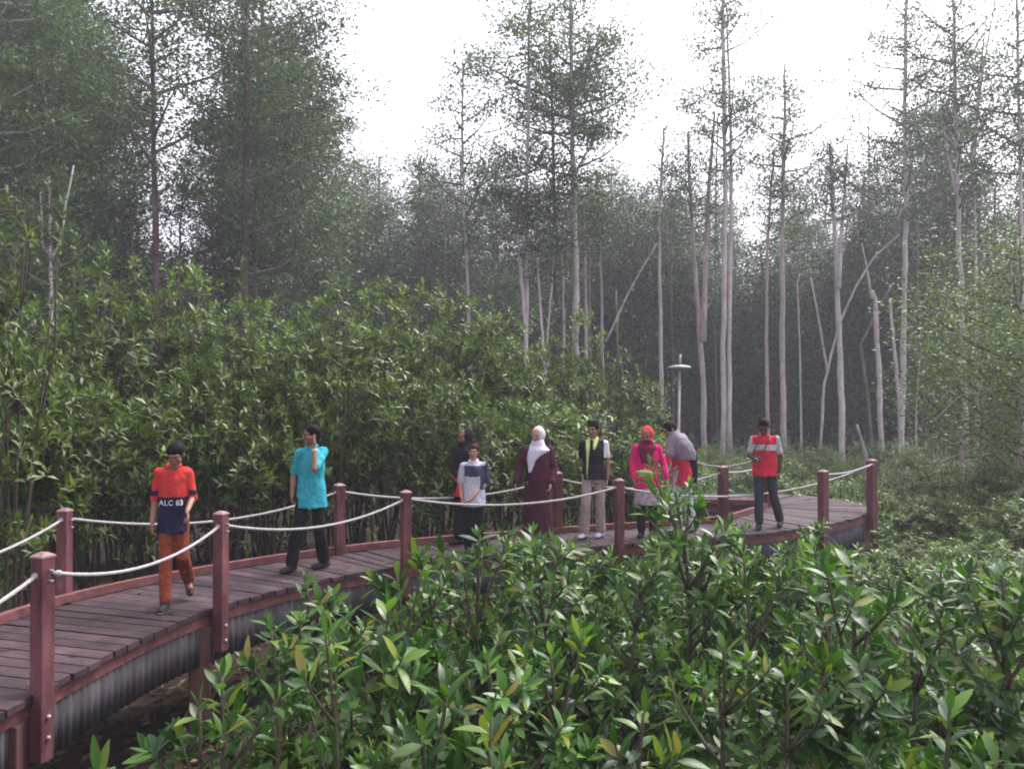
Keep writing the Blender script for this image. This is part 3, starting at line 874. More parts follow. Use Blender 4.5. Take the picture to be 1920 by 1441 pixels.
# ---- leafy trees that fill the wood: a few kinds, copied
def tree_kind(seed, H, R, base, nbr, per, L, r0, leaf, bark, prof=None, up=.45, sig=.4):
    rng = random.Random(seed)
    pts = [Vector((rng.uniform(-.25, .25), rng.uniform(-.25, .25), H * u)) if u else Vector((0, 0, -.2)) for u in (0, .25, .5, .75, 1)]
    tr, br, lv = MB(), MB(), Leaves()
    bark_tube(tr, rng, pts, r0, r0 * .35)
    crown_leaves(lv, br, rng, pts, H * base, H * .99, R, nbr, per, L, sig, up, prof)
    return tr.mesh('trunk'), br.mesh('branches'), lv.mesh('crown', 'small'), bark, leaf

full = lambda u: .55 + .45 * math.sin(math.pi * (u * .8 + .1)) if u < .8 else 1.15 * (1 - u) * 4 * .25 + .25
KINDS = [
    tree_kind(1, 18, 3.0, .18, 62, 55, .20, .13, M_leaf_tree, M_bark_dark, full),        # leafy to low down
    tree_kind(2, 15, 2.7, .15, 56, 55, .20, .11, M_leaf_tree, M_bark_dark, full),
    tree_kind(3, 20, 3.1, .30, 56, 52, .20, .14, M_leaf_tree, M_bark_pink, full),
    tree_kind(4, 17, 2.4, .45, 30, 36, .22, .12, M_leaf_far, M_bark_pink, mid_prof),      # slender, bare below
    tree_kind(5, 16, 2.2, .38, 30, 36, .22, .10, M_leaf_far, M_bark_far, mid_prof),
    tree_kind(6, 19, 2.5, .50, 32, 36, .22, .13, M_leaf_far, M_bark_pink, mid_prof),
    tree_kind(7, 9, 2.4, .10, 40, 40, .20, .08, M_leaf_far, M_bark_far, full),            # understorey
    tree_kind(8, 7, 2.2, .08, 36, 40, .18, .07, M_leaf_far, M_bark_far, full),
]
def put_tree(k, x, y, s, rng, label, group):
    tr, br, cr, bark, leaf = KINDS[k]
    t = thing('mangrove_tree', label, 'tree', (x, y, ground_z(x, y)), rng.uniform(0, 6.28), group)
    t.scale = (s * rng.uniform(.9, 1.1), s * rng.uniform(.9, 1.1), s)
    for nm, me, mt in (('trunk', tr, bark), ('branches', br, bark), ('crown', cr, leaf)):
        o = bpy.data.objects.new(nm, me); link(o, t)
        if not me.materials: me.materials.append(mt)
    return t

def build_wood():
    rng = random.Random(11)
    # left: tall leafy wall from the left edge to the sky gap
    left = [(20, 30, 0, 1.05), (-60, 27, 2, 1.0), (110, 33, 1, 1.1), (190, 35, 0, .95), (150, 29, 7, 1.1), (60, 24, 6, 1.0), (250, 31, 6, 1.05), (345, 40, 4, .95), (400, 33, 6, 1.15), (415, 40, 5, .85),
            (490, 36, 0, 1.15), (540, 33, 1, 1.1), (545, 41, 0, 1.15), (590, 37, 7, 1.25), (350, 28, 7, 1.0), (520, 29, 7, 1.05), (580, 46, 1, 1.0), (-20, 36, 2, 1.1), (235, 42, 4, 1.0), (90, 40, 0, 1.2), (300, 46, 7, 1.5), (220, 38, 6, 1.3),
            (-120, 33, 2, 1.1), (-160, 28, 1, 1.1), (460, 47, 3, 1.2), (620, 44, 6, 1.35), (500, 42, 6, 1.3), (120, 48, 4, 1.2), (380, 50, 6, 1.4)]
    left += [(px + 25, Y + 3, rng.choice((0, 1, 2)), s * 1.05) for px, Y, k, s in left if (px < 130 or 420 < px < 520) and k < 3]
    for px, Y, k, s in left:
        if k < 3 and px < 520: s *= 1.12
        later(put_tree(k, X_at(px, Y), Y, s, rng, None, 'leafy trees walling in the left side'), px, 'dark tree in the green wall' if k < 3 else 'small tree in the green wall', ABOVE)
    # below the open sky: lower, farther
    for i in range(26):
        px = 610 + i * 13 + rng.uniform(-12, 12); Y = rng.uniform(46, 64)
        k = rng.choice((1, 3, 4, 6, 6, 7)); H = {1: 15, 3: 17, 4: 16, 6: 9, 7: 7}[k]
        topy = 262 + rng.uniform(0, 85) + (0 if px > 660 else 20)
        want = 2 + (740 - topy) * Y / F - GZ
        s = min(1.55, want / H)
        later(put_tree(k, X_at(px, Y), Y, s, rng, None, 'hazy trees below the sky gap'), px, 'hazy far leafy tree', ABOVE)
    # centre and right: slender trees in depth
    n = 0
    for i in range(92):
        px = rng.uniform(890, 2050); Y = rng.uniform(43, 74)
        k = rng.choice((3, 4, 5, 3, 4, 6, 7, 6))
        H = (18, 15, 20, 17, 16, 19, 9, 7)[k]
        skyl = 300 if px < 1260 else (330 if px < 1430 else (300 if px < 1640 else 160))
        lim = 2 + (740 - skyl - rng.uniform(-30, 110)) * Y / F - GZ
        s = min(1.2, lim / H) if k < 6 else rng.uniform(.8, 1.3)
        later(put_tree(k, X_at(px, Y), Y, s, rng, None, 'slender trees deep in the wood'), px, 'slender tree deep in the wood' if k < 6 else 'bushy tree deep in the wood', ABOVE)
    # leafy understorey right behind the pale trunks
    for i in range(64):
        px = rng.uniform(900, 1990); Y = rng.uniform(42, 58)
        later(put_tree(rng.choice((6, 7)), X_at(px, Y), Y, rng.uniform(.95, 1.6), rng, None, 'low trees of the understorey'), px, 'low dark leafy understorey tree', ABOVE)
    # bare thin stems in the dark
    st = []
    for s in range(4):
        m = MB(); r2 = random.Random(s)
        bark_tube(m, r2, [Vector((0, 0, -.2)), Vector((r2.uniform(-.2, .2), 0, 4)), Vector((r2.uniform(-.5, .5), 0, 8)), Vector((r2.uniform(-.8, .8), 0, 12))], .085, .05, 6, 3)
        me = m.mesh('trunk'); me.materials.append(M_bark_far); st.append(me)
    for i in range(70):
        px = rng.uniform(1000, 1950); Y = rng.uniform(40, 60)
        x = X_at(px, Y)
        o = bpy.data.objects.new('bare_stem', rng.choice(st)); link(o)
        o.location = (x, Y, GZ); o.rotation_euler = (0, 0, rng.uniform(0, 6.28)); f = rng.uniform(.6, 1.3); o.scale = (f, f, rng.uniform(.6, 1.2))
        tag(o, None, 'tree', 'thin bare stems in the dark wood'); later(o, px, 'thin bare stem in the wood', ABOVE)
    # far mass of the wood
    lv = Leaves()
    for i in range(52000):
        a = rng.uniform(-.80, .80); d = rng.uniform(78, 96)
        x, y = math.sin(a) * d * 1.05, math.cos(a) * d
        px = CX + x / y * F
        top = (15 if not 560 < px < 900 else 12.5) + 4 * noise.noise(Vector((x * .12, 0, 1))) + 2 * noise.noise(Vector((x * .5, 0, 5)))
        z = GZ + (top - GZ) * rng.random() ** .85
        l = rng.uniform(.5, .9)
        lv.add((x, y, z), (rng.gauss(0, 1), rng.gauss(0, 1), rng.gauss(0, .5)), (rng.gauss(0, .6), -.6 + rng.gauss(0, .6), 1), l, l * .6, .1)
    o = mesh_obj('distant_wood', lv.mesh('distant_wood', 'small'), M_leaf_far)
    tag(o, None, None, kind='stuff')
    o['label'] = 'dark mass of the far wood closing off the background'
build_wood()

# leafy tree at the right edge
def right_trees():
    rng = random.Random(3)
    for lab, px, Y, H, R, sd, nbr in [
        ('leafy green tree with small shining leaves filling the right edge', 1910, 19, 6.9, 2.9, 5, 38),
        ('looser leafy tree standing left of the shining leafy tree at the right edge', 1800, 23, 6.4, 2.2, 6, 24),
        ('brownish thin leafed young tree low at the right edge', 1965, 16.5, 5.0, 1.9, 7, 24),
    ]:
        r = random.Random(sd); rr = random.Random(sd + 50)
        x = X_at(px, Y)
        t = thing('leafy_tree', lab, 'tree', (x, Y, GZ), 0, 'leafy trees at the right edge')
        pts = [Vector((0, 0, -.2)), Vector((r.uniform(-.1, .1), 0, H * .33)), Vector((r.uniform(-.2, .2), 0, H * .66)), Vector((0, 0, H))]
        tr, br, lv = MB(), MB(), Leaves()
        bark_tube(tr, r, pts, .07, .03)
        crown_leaves(lv, br, r, pts, H * .24, H * .98, R, nbr, 62, .13, .42, .45, lambda u: rr.uniform(.45, 1.15) * (1 if u < .8 else .6), twig=.004)
        tr.build('trunk', M_bark_pink, t); mesh_obj('branches', br.mesh('branches'), M_twig, t); mesh_obj('crown', lv.mesh('crown', 'mid'), M_leaf_bush, t)
right_trees()

# ---- tall shrubs behind the boardwalk
SHR = [shrub_meshes(101 + i, 5.0, 1.5, 330) for i in range(5)]
SHR_LOW = [shrub_meshes(141 + i, 3.2, 1.25, 215, low=.08, sparse=.45) for i in range(4)]
SHR_BACK = [shrub_meshes(171 + i, 5.0, 1.6, 330, low=.03, sparse=0) for i in range(3)]
for ms, mats in [(SHR + SHR_LOW + SHR_BACK, (M_twig, M_leaf_bush))]:
    for a, b in ms: a.materials.append(mats[0]); b.materials.append(mats[1])

def put_shrub(meshes, x, y, topz, R, rng, label, group):
    H0 = meshes[2]
    gz = ground_z(x, y)
    t = thing('mangrove_shrub', label, 'shrub', (x, y, gz), rng.uniform(0, 6.28), group)
    sz = (topz - gz) / H0; sr = R / meshes[3]
    t.scale = (sr, sr, sz)
    for nm, me in (('stems', meshes[0]), ('foliage', meshes[1])):
        link(bpy.data.objects.new(nm, me), t)
    return t

def build_shrubs():
    rng = random.Random(21)
    T = [m + (5.0, 1.5) for m in SHR]; Lw = [m + (3.2, 1.25) for m in SHR_LOW]; Bk = [m + (5.0, 1.6) for m in SHR_BACK]
    tall = [(5, 345, 8.9, 1.15, 'dark glossy shrub tallest at the left edge of the photo'), (-110, 380, 9.6, 1.4, 'shrub mostly cut off by the left edge'),
            (70, 560, 11.0, 1.2, 'lower shrub between the left edge shrub and the rounded shrub'), (150, 515, 12.4, 1.4, 'rounded shrub left of the dark straight trunk'),
            (235, 480, 13.2, 1.5, 'bright topped shrub below the dark straight trunk'), (330, 500, 13.6, 1.5, 'yellowish green shrub right of the dark straight trunk'),
            (425, 605, 13.0, 1.2, 'shrub dipping low under the thickest dark trunk'), (505, 560, 14.0, 1.3, 'shrub with tall loose shoots beside the thin dark trunk'),
            (585, 575, 14.2, 1.4, 'dense shrub above the man in the teal shirt'), (660, 545, 15.0, 1.5, 'dense broad shrub right of the teal shirted man'),
            (740, 535, 15.6, 1.5, 'full bright shrub near the middle of the shrub row'), (815, 540, 16.0, 1.5, 'full shrub with a flat top under the sky gap'),
            (890, 560, 16.2, 1.4, 'shrub at the foot of the slender lone pale trunk'), (955, 605, 16.4, 1.3, 'shrub behind the woman in the white headscarf'),
            (1030, 650, 16.8, 1.2, 'shrub in front of the cluster of reddish trunks'), (1100, 595, 17.2, 1.0, 'narrow upright shrub in front of the broad crowned tree'),
            (1165, 670, 17.0, 1.1, 'loose shrub behind the man in the black cap'), (1222, 725, 16.6, .9, 'last shrub of the row, next to the lamp post')]
    for i, (px, py, Y, R, lab) in enumerate(tall):
        put_shrub(T[i % 5], X_at(px, Y), Y, at(px, py - 28, Y).z, R, rng, lab, 'tall shrubs behind the boardwalk')
    low = [(60, 720, 10.4), (190, 700, 11.2), (310, 700, 12.0), (420, 720, 12.4), (520, 700, 12.8), (620, 690, 13.2), (715, 700, 13.5), (800, 690, 13.9), (885, 720, 14.0), (965, 740, 14.4), (1045, 760, 14.6), (1120, 760, 15.0), (1190, 800, 15.2), (-60, 700, 10.2)]
    for i, (px, py, Y) in enumerate(low):
        t = put_shrub(Lw[i % 4], X_at(px, Y), Y, at(px, py, Y).z, rng.uniform(1.0, 1.35), rng, None, 'low shrubs of the bank behind the boardwalk'); later(t, px, 'low shrub behind the boardwalk', MARKS)
    for i in range(24):
        px = -60 + i * 56; Y = 14.6 + i * .22 + rng.uniform(-.3, .6)
        py = np.interp(px, [0, 200, 400, 500, 800, 950, 1100, 1240], [600, 580, 660, 640, 620, 670, 710, 790]) + rng.uniform(20, 90)
        t = put_shrub(Bk[i % 3], X_at(px, Y), Y, at(px, py, Y).z, 1.5, rng, None, 'back shrubs of the bank'); later(t, px, 'half hidden back shrub', ABOVE)
build_shrubs()

def clearing_shrubs():
    rng = random.Random(57)
    Lw = [m + (3.2, 1.25) for m in SHR_LOW]
    spots = [(1560, 19, .15), (1660, 17, .0), (1740, 15.5, .1), (1830, 15, .25), (1910, 14, .3), (1980, 16, .7), (1700, 21, .1), (1790, 19, .35), (1880, 18, .6), (1480, 23, .2), (1390, 24, .1), (1600, 24, .2), (1720, 26, .3), (1850, 24, .7), (1950, 21, .9),
             (1340, 27, .2), (1530, 28, .3), (1650, 30, .35), (1790, 30, .6), (1920, 27, 1.0), (1430, 31, .2), (1690, 13, -.35), (1790, 12.4, -.2), (1900, 11.8, -.1)]
    for i, (px, Y, tz) in enumerate(spots):
        t = put_shrub(Lw[i % 4], X_at(px, Y), Y, tz, rng.uniform(.8, 1.25), rng, None, 'green shrubs of the clearing')
        later(t, px, 'low green shrub in the clearing', [(1450, 'behind the pink woman'), (1560, 'right of the red vested man'), (1680, 'behind the corner post'), (1770, 'below the tall grey trunk'), (1850, 'below the mottled trunk'), (9999, 'at the right edge')])
clearing_shrubs()

# ---- undergrowth of the clearing at right: low plants nobody could count
def undergrowth():
    rng = random.Random(8)
    lv, st = Leaves(), MB()
    for i in range(2300):
        Y = 11.5 + (rng.random() ** 1.35) * 28
        px = rng.uniform(1180 if Y > 17.5 else 1490 + max(0, (15 - Y)) * 40, 2050)
        x = X_at(px, Y)
        if 12.0 < Y < 18 and x < 6.75: continue
        dens = noise.noise(Vector((x * .35, Y * .35, 2)))
        if dens < -.35 and rng.random() < .7: continue
        h = (.35 + .75 * rng.random() ** 2 + 1.0 * max(0, dens)) * (1.0 if Y < 20 else 1.3)
        z = ground_z(x, Y)
        for k in range(rng.randint(5, 9)):
            p = Vector((x + rng.gauss(0, .2), Y + rng.gauss(0, .2), z + h * rng.uniform(.35, 1.0)))
            st.tube([(x + rng.gauss(0, .05), Y, z), p], [.006, .003], 3, cap=False)
            rosette(lv, rng, p, (rng.gauss(0, .3), rng.gauss(0, .3), 1), rng.randint(7, 10), .14, .36, (20, 90), .3)
    g = mesh_obj('undergrowth', lv.mesh('undergrowth', 'mid'), M_leaf_low)
    tag(g, None, None, kind='stuff'); g['label'] = 'low leafy undergrowth covering the clearing right of the boardwalk'
    s = st.build('undergrowth_stems', M_twig); s.parent = g
undergrowth()

def grass_and_litter():
    rng = random.Random(9)
    lv = Leaves()
    for i in range(42000):
        Y = 3.0 + (rng.random() ** 1.2) * 16
        x = X_at(rng.uniform(250, 2000), Y)
        if x < -.9 and rng.random() < .93: continue
        if noise.noise(Vector((x * .8, Y * .8, 11))) < -.25 or (x < 1 + (Y - 8) and Y > 11.5): continue
        l = rng.uniform(.12, .38)
        lv.add((x, Y, ground_z(x, Y) - .01), (rng.gauss(0, .5), rng.gauss(0, .5), 1), (rng.gauss(0, 1), rng.gauss(0, 1), .1), l, rng.uniform(.008, .016), .5)
    o = mesh_obj('grass', lv.mesh('grass', 'mid'), leaf_mat('dry_green_grass', [(0, (.06, .09, .035)), (.6, (.12, .15, .06)), (.85, (.22, .20, .10)), (1, (.28, .22, .14))], .6, .3, .2))
    o['kind'] = 'stuff'; o['label'] = 'thin grass and sedge on the mud between the saplings'
    lt = Leaves()
    for i in range(16000):
        Y = 2.5 + rng.random() * 16
        x = rng.uniform(-7, 10)
        l = rng.uniform(.08, .17)
        lt.add((x, Y, ground_z(x, Y) + rng.uniform(.005, .04)), (rng.gauss(0, 1), rng.gauss(0, 1), rng.gauss(0, .12)), (rng.gauss(0, .35), rng.gauss(0, .35), 1), l, l * .4, rng.uniform(-.2, .3))
    for i in range(85):
        k = rng.randint(10, len(fr) - 60); f = rng.random() ** 1.5
        p = (fr[k].lerp(bk[k], f if rng.random() < .5 else 1 - f)); l = rng.uniform(.06, .13)
        lt.add((p.x, p.y, rng.uniform(.010, .018)), (rng.gauss(0, 1), rng.gauss(0, 1), rng.gauss(0, .08)), (rng.gauss(0, .15), rng.gauss(0, .15), 1), l, l * .38, rng.uniform(-.15, .1))
    o = mesh_obj('leaf_litter', lt.mesh('leaf_litter', 'mid'), leaf_mat('dry_fallen_leaf', [(0, (.025, .015, .013)), (.5, (.06, .035, .026)), (.85, (.11, .065, .04)), (1, (.2, .14, .09))], .7, .25, .05))
    o['kind'] = 'stuff'; o['label'] = 'brown fallen leaves on the mud'
grass_and_litter()

# ---- saplings in front of the boardwalk
def build_saplings():
    rng = random.Random(33)
    kinds = [sapling_meshes(200 + i, h, nb, L) for i, (h, nb, L) in enumerate([(2.2, 15, .14), (2.0, 12, .155), (1.8, 15, .125), (1.6, 10, .15), (1.3, 9, .135), (2.4, 17, .13), (1.0, 6, .14), (1.5, 13, .12)])]
    Hs = [2.2, 2.0, 1.8, 1.6, 1.3, 2.4, 1.0, 1.5]
    for a, b in kinds: a.materials.append(M_stem); b.materials.append(M_leaf_near)
    named = [(880, 968, 5.6, 0, 'tall broad leaved sapling in front of the boy in the white shirt'), (1010, 968, 7.2, 2, 'sapling below the woman in the maroon robe'),
             (1068, 985, 6.4, 1, 'sapling at the foot of the post beside the man in the black cap'), (1152, 1040, 6.0, 7, 'sapling low in front of the fourth railing post'),
             (1262, 880, 6.6, 5, 'sapling with a thin bare leader rising before the woman in pink'), (1330, 985, 6.8, 2, 'bushy sapling in front of the branch of the boardwalk'),
             (1402, 1010, 6.2, 3, 'sapling below the feet of the man in the red vest'), (1484, 978, 5.0, 0, 'tall sapling with hanging silvery leaves right of the red vest man'),
             (1560, 1000, 6.4, 1, 'upright sapling in front of the boardwalk corner'), (800, 1040, 5.4, 7, 'sapling in front of the third railing post'),
             (705, 1075, 5.2, 3, 'sapling spreading two pale leaves before the plank edge'), (610, 1045, 5.9, 2, 'sapling touching the boardwalk edge by the teal shirted man'),
             (655, 1150, 4.5, 4, 'low sapling with a round young leaf under the boardwalk edge'), (520, 1160, 5.4, 4, 'small sapling with narrow leaves under the zinc side sheet'),
             (395, 1250, 4.4, 3, 'sapling by the brown pile with two large upright leaves'), (250, 1385, 3.7, 6, 'small pale leaved sapling at the dark bottom left'),
             (330, 1300, 4.3, 4, 'sapling furthest left in front of the zinc sheet'), (1690, 1140, 5.0, 7, 'sapling in the open gap with bare mud behind'),
             (1760, 1040, 6.2, 2, 'sapling right of the corner post standing apart'), (1840, 1000, 5.4, 0, 'tall sapling near the right edge of the photo'),
             (1905, 1060, 4.9, 1, 'sapling cut by the right edge of the photo'), (1700, 1290, 3.9, 3, 'big leaved sapling like a palm at the bottom right'),
             (1490, 1240, 4.1, 7, 'sapling in front of the tall one with silvery leaves'), (1205, 1260, 4.0, 4, 'low sapling at the bottom under the woman in pink'),
             (960, 1180, 4.4, 2, 'bushy sapling in the middle of the foreground'), (1085, 1200, 4.6, 7, 'sapling with a yellow young shoot in the foreground'),
             (740, 1230, 4.0, 3, 'dark sapling with one hanging black leaf'), (850, 1290, 3.7, 4, 'low sapling at the bottom left of centre'),
             (1350, 1150, 4.6, 2, 'sapling below the bushy one at the boardwalk branch'), (1600, 1130, 4.8, 3, 'sapling right of the tall silvery leaved one')]
    def put(k, px, py, Y, label, group=None):
        x = X_at(px, Y); z = ground_z(x, Y)
        s = max(.35, (at(px, py, Y).z - z) / (Hs[k] * 1.06))
        t = thing('mangrove_sapling', label, 'sapling', (x, Y, z), rng.uniform(0, 6.28), group)
        sx = min(1.1, max(.75, s)); t.scale = (sx, sx, s)
        link(bpy.data.objects.new('stem', kinds[k][0]), t); link(bpy.data.objects.new('leaves', kinds[k][1]), t)
    for px, py, Y, k, lab in named:
        put(k, px, py, Y, lab, 'saplings in front of the boardwalk')
    def limit(px):
        return np.interp(px, [200, 330, 430, 520, 620, 760, 850, 1000, 1200, 1500, 1600, 1650, 1720, 1800, 1920], [1400, 1300, 1250, 1180, 1075, 1065, 970, 970, 975, 975, 990, 1130, 1070, 1010, 995])
    cnt = 0
    while cnt < 205:
        Y = 3.4 + rng.random() * 6.6 if cnt < 130 else rng.uniform(7.5, 11.5)
        px = rng.uniform(330, 2000) if cnt < 130 else rng.uniform(640, 1700)
        x = X_at(px, Y)
        # keep clear of the boardwalk
        if min(math.hypot(p.x - x, p.y - Y) for p in fr[::6]) < .55: continue
        if x < np.interp(Y, [3, 5.6, 7.85, 9.7, 11], [-2.0, -2.1, -1.9, -.3, 1.6]): continue
        if px < 520 and Y < 4.6 and rng.random() < .5: continue
        lim = limit(px)
        zt = at(px, lim, Y).z
        h = min(zt - GZ, rng.uniform(.35, 1.7) if cnt < 130 else rng.uniform(.9, 1.75))
        if h < .35: continue
        k = min(range(8), key=lambda i: abs(Hs[i] - h) + rng.random() * .5)
        x = X_at(px, Y); z = ground_z(x, Y); s = h / (Hs[k] * 1.06)
        t = thing('mangrove_sapling', None, 'sapling', (x, Y, z), rng.uniform(0, 6.28), 'thicket of saplings before the boardwalk')
        sx = min(1.1, max(.75, s)); t.scale = (sx, sx, s)
        link(bpy.data.objects.new('stem', kinds[k][0]), t); link(bpy.data.objects.new('leaves', kinds[k][1]), t)
        later(t, px, ('tall' if h > 1.5 else 'middling' if h > .95 else 'short') + ' sapling ' + ('at the front' if Y < 5 else 'midway back' if Y < 7.3 else 'near the boardwalk') + ',', MARKS)
        cnt += 1
build_saplings()
name_repeats()

# dead branches lying about
def dead_branches():
    for lab, pts, Y, w in [('thin dry branch lying over the plants at the right edge', [(1760, 868), (1810, 846), (1860, 838), (1930, 852)], 17, 4), ('grey broken stick leaning at the end of the boardwalk branch', [(1308, 925), (1322, 955), (1340, 985)], 15.0, 5),
                           ('dry twiggy branch hanging at the right above the clearing', [(1750, 790), (1800, 742), (1850, 735), (1900, 760)], 17.5, 4), ('grey snag standing broken behind the boardwalk corner', [(1632, 900), (1622, 850), (1606, 795)], 17.0, 11)]:
        P = [at(px, py, Y) for px, py in pts]; rng = random.Random(int(pts[0][0]))
        if 'snag' in lab: P[0].z = GZ - .1
        mb = MB(); bark_tube(mb, rng, P, w * Y / F / 2, w * Y / F / 5, 6, 4)
        for k in range(5 if 'twiggy' in lab or 'dry' in lab else 0):
            a = P[rng.randint(0, len(P) - 1)]
            mb.tube([a, a + Vector((rng.uniform(-.5, .5), rng.uniform(-.2, .2), rng.uniform(.05, .45)))], [.012, .004], 4)
        tag(mb.build('dead_branch', M_dead), lab, 'dead branch')
dead_branches()
# ------------------------------------------------------------ people
def cloth_mat(name, c, rough=.85, var=.18, spec=.15, scale=22):
    lo = tuple(max(0, x * (1 - var)) for x in c); hi = tuple(min(1, x * (1 + var)) for x in c)
    return noise_mat(name, lo, hi, scale, rough, spec, .12)
M_skin = noise_mat('brown_skin', (.20, .098, .064), (.27, .138, .092), 14, .5, .4)
M_skin2 = noise_mat('light_brown_skin', (.30, .155, .105), (.38, .205, .145), 14, .5, .4)
M_lip = cloth_mat('lips', (.22, .075, .065), .5)
M_eyew = cloth_mat('eye_white', (.24, .17, .14), .4)
M_dark = cloth_mat('black_hair', (.006, .005, .006), .7, .3, .12, 60)
M_hairb = cloth_mat('dark_brown_hair', (.030, .012, .010), .7, .3, .12, 60)
M_sole = cloth_mat('pale_shoe_sole', (.45, .42, .42))
M_shoe = cloth_mat('dark_shoe', (.03, .024, .028), .6)

def voxel(me, size, smooth=2, wrinkle=0.0, seed=0, scl=6.0):
    """One continuous surface from overlapping closed shapes, with cloth folds if asked."""
    o = bpy.data.objects.new('tmp', me); COL.objects.link(o)
    r = o.modifiers.new('r', 'REMESH'); r.mode = 'VOXEL'; r.voxel_size = size; r.use_smooth_shade = True
    if smooth:
        s = o.modifiers.new('s', 'SMOOTH'); s.factor = .5; s.iterations = smooth
    dg = bpy.context.evaluated_depsgraph_get()
    out = bpy.data.meshes.new_from_object(o.evaluated_get(dg))
    bpy.data.objects.remove(o)
    if wrinkle:
        n = len(out.vertices)
        co_ = np.empty(n * 3, np.float32); out.vertices.foreach_get('co', co_)
        nr = np.empty(n * 3, np.float32); out.vertex_normals.foreach_get('vector', nr)
        co_ = co_.reshape(-1, 3); nr = nr.reshape(-1, 3)
        for i in range(n):
            x, y, z = co_[i]
            w = noise.noise(Vector((x * scl * 1.6 + z * 3, y * scl * 1.6, z * scl * .7 + seed))) + .5 * noise.noise(Vector((x * scl * 3.5, y * scl * 3.5 + z * 7, z * scl * 1.8 + seed)))
            co_[i] += nr[i] * (w * wrinkle)
        out.vertices.foreach_set('co', co_.ravel()); out.update()
    out.polygons.foreach_set('use_smooth', [True] * len(out.polygons))
    return out

def paint(me, mats, fn):
    me.materials.clear()
    for m in mats: me.materials.append(m)
    if fn and len(mats) > 1:
        me.polygons.foreach_set('material_index', [fn(p.center) for p in me.polygons])

def add_to(me, mb):
    """append the shapes of mb (material indices kept) to mesh me"""
    bm = bmesh.new(); bm.from_mesh(me)
    bm.from_mesh(mb.mesh('x')); bm.to_mesh(me); bm.free()

BASE = dict(pel=(0, 0, .92), neck=(0, 0, 1.43), head=(0, -.025, 1.575), shL=(-.17, 0, 1.37), shR=(.17, 0, 1.37), elL=(-.215, .03, 1.10), elR=(.215, .03, 1.10),
            haL=(-.225, -.03, .86), haR=(.225, -.03, .86), hipL=(-.085, 0, .90), hipR=(.085, 0, .90), knL=(-.09, -.02, .49), knR=(.09, -.02, .49), anL=(-.09, .02, .09), anR=(.09, .02, .09))

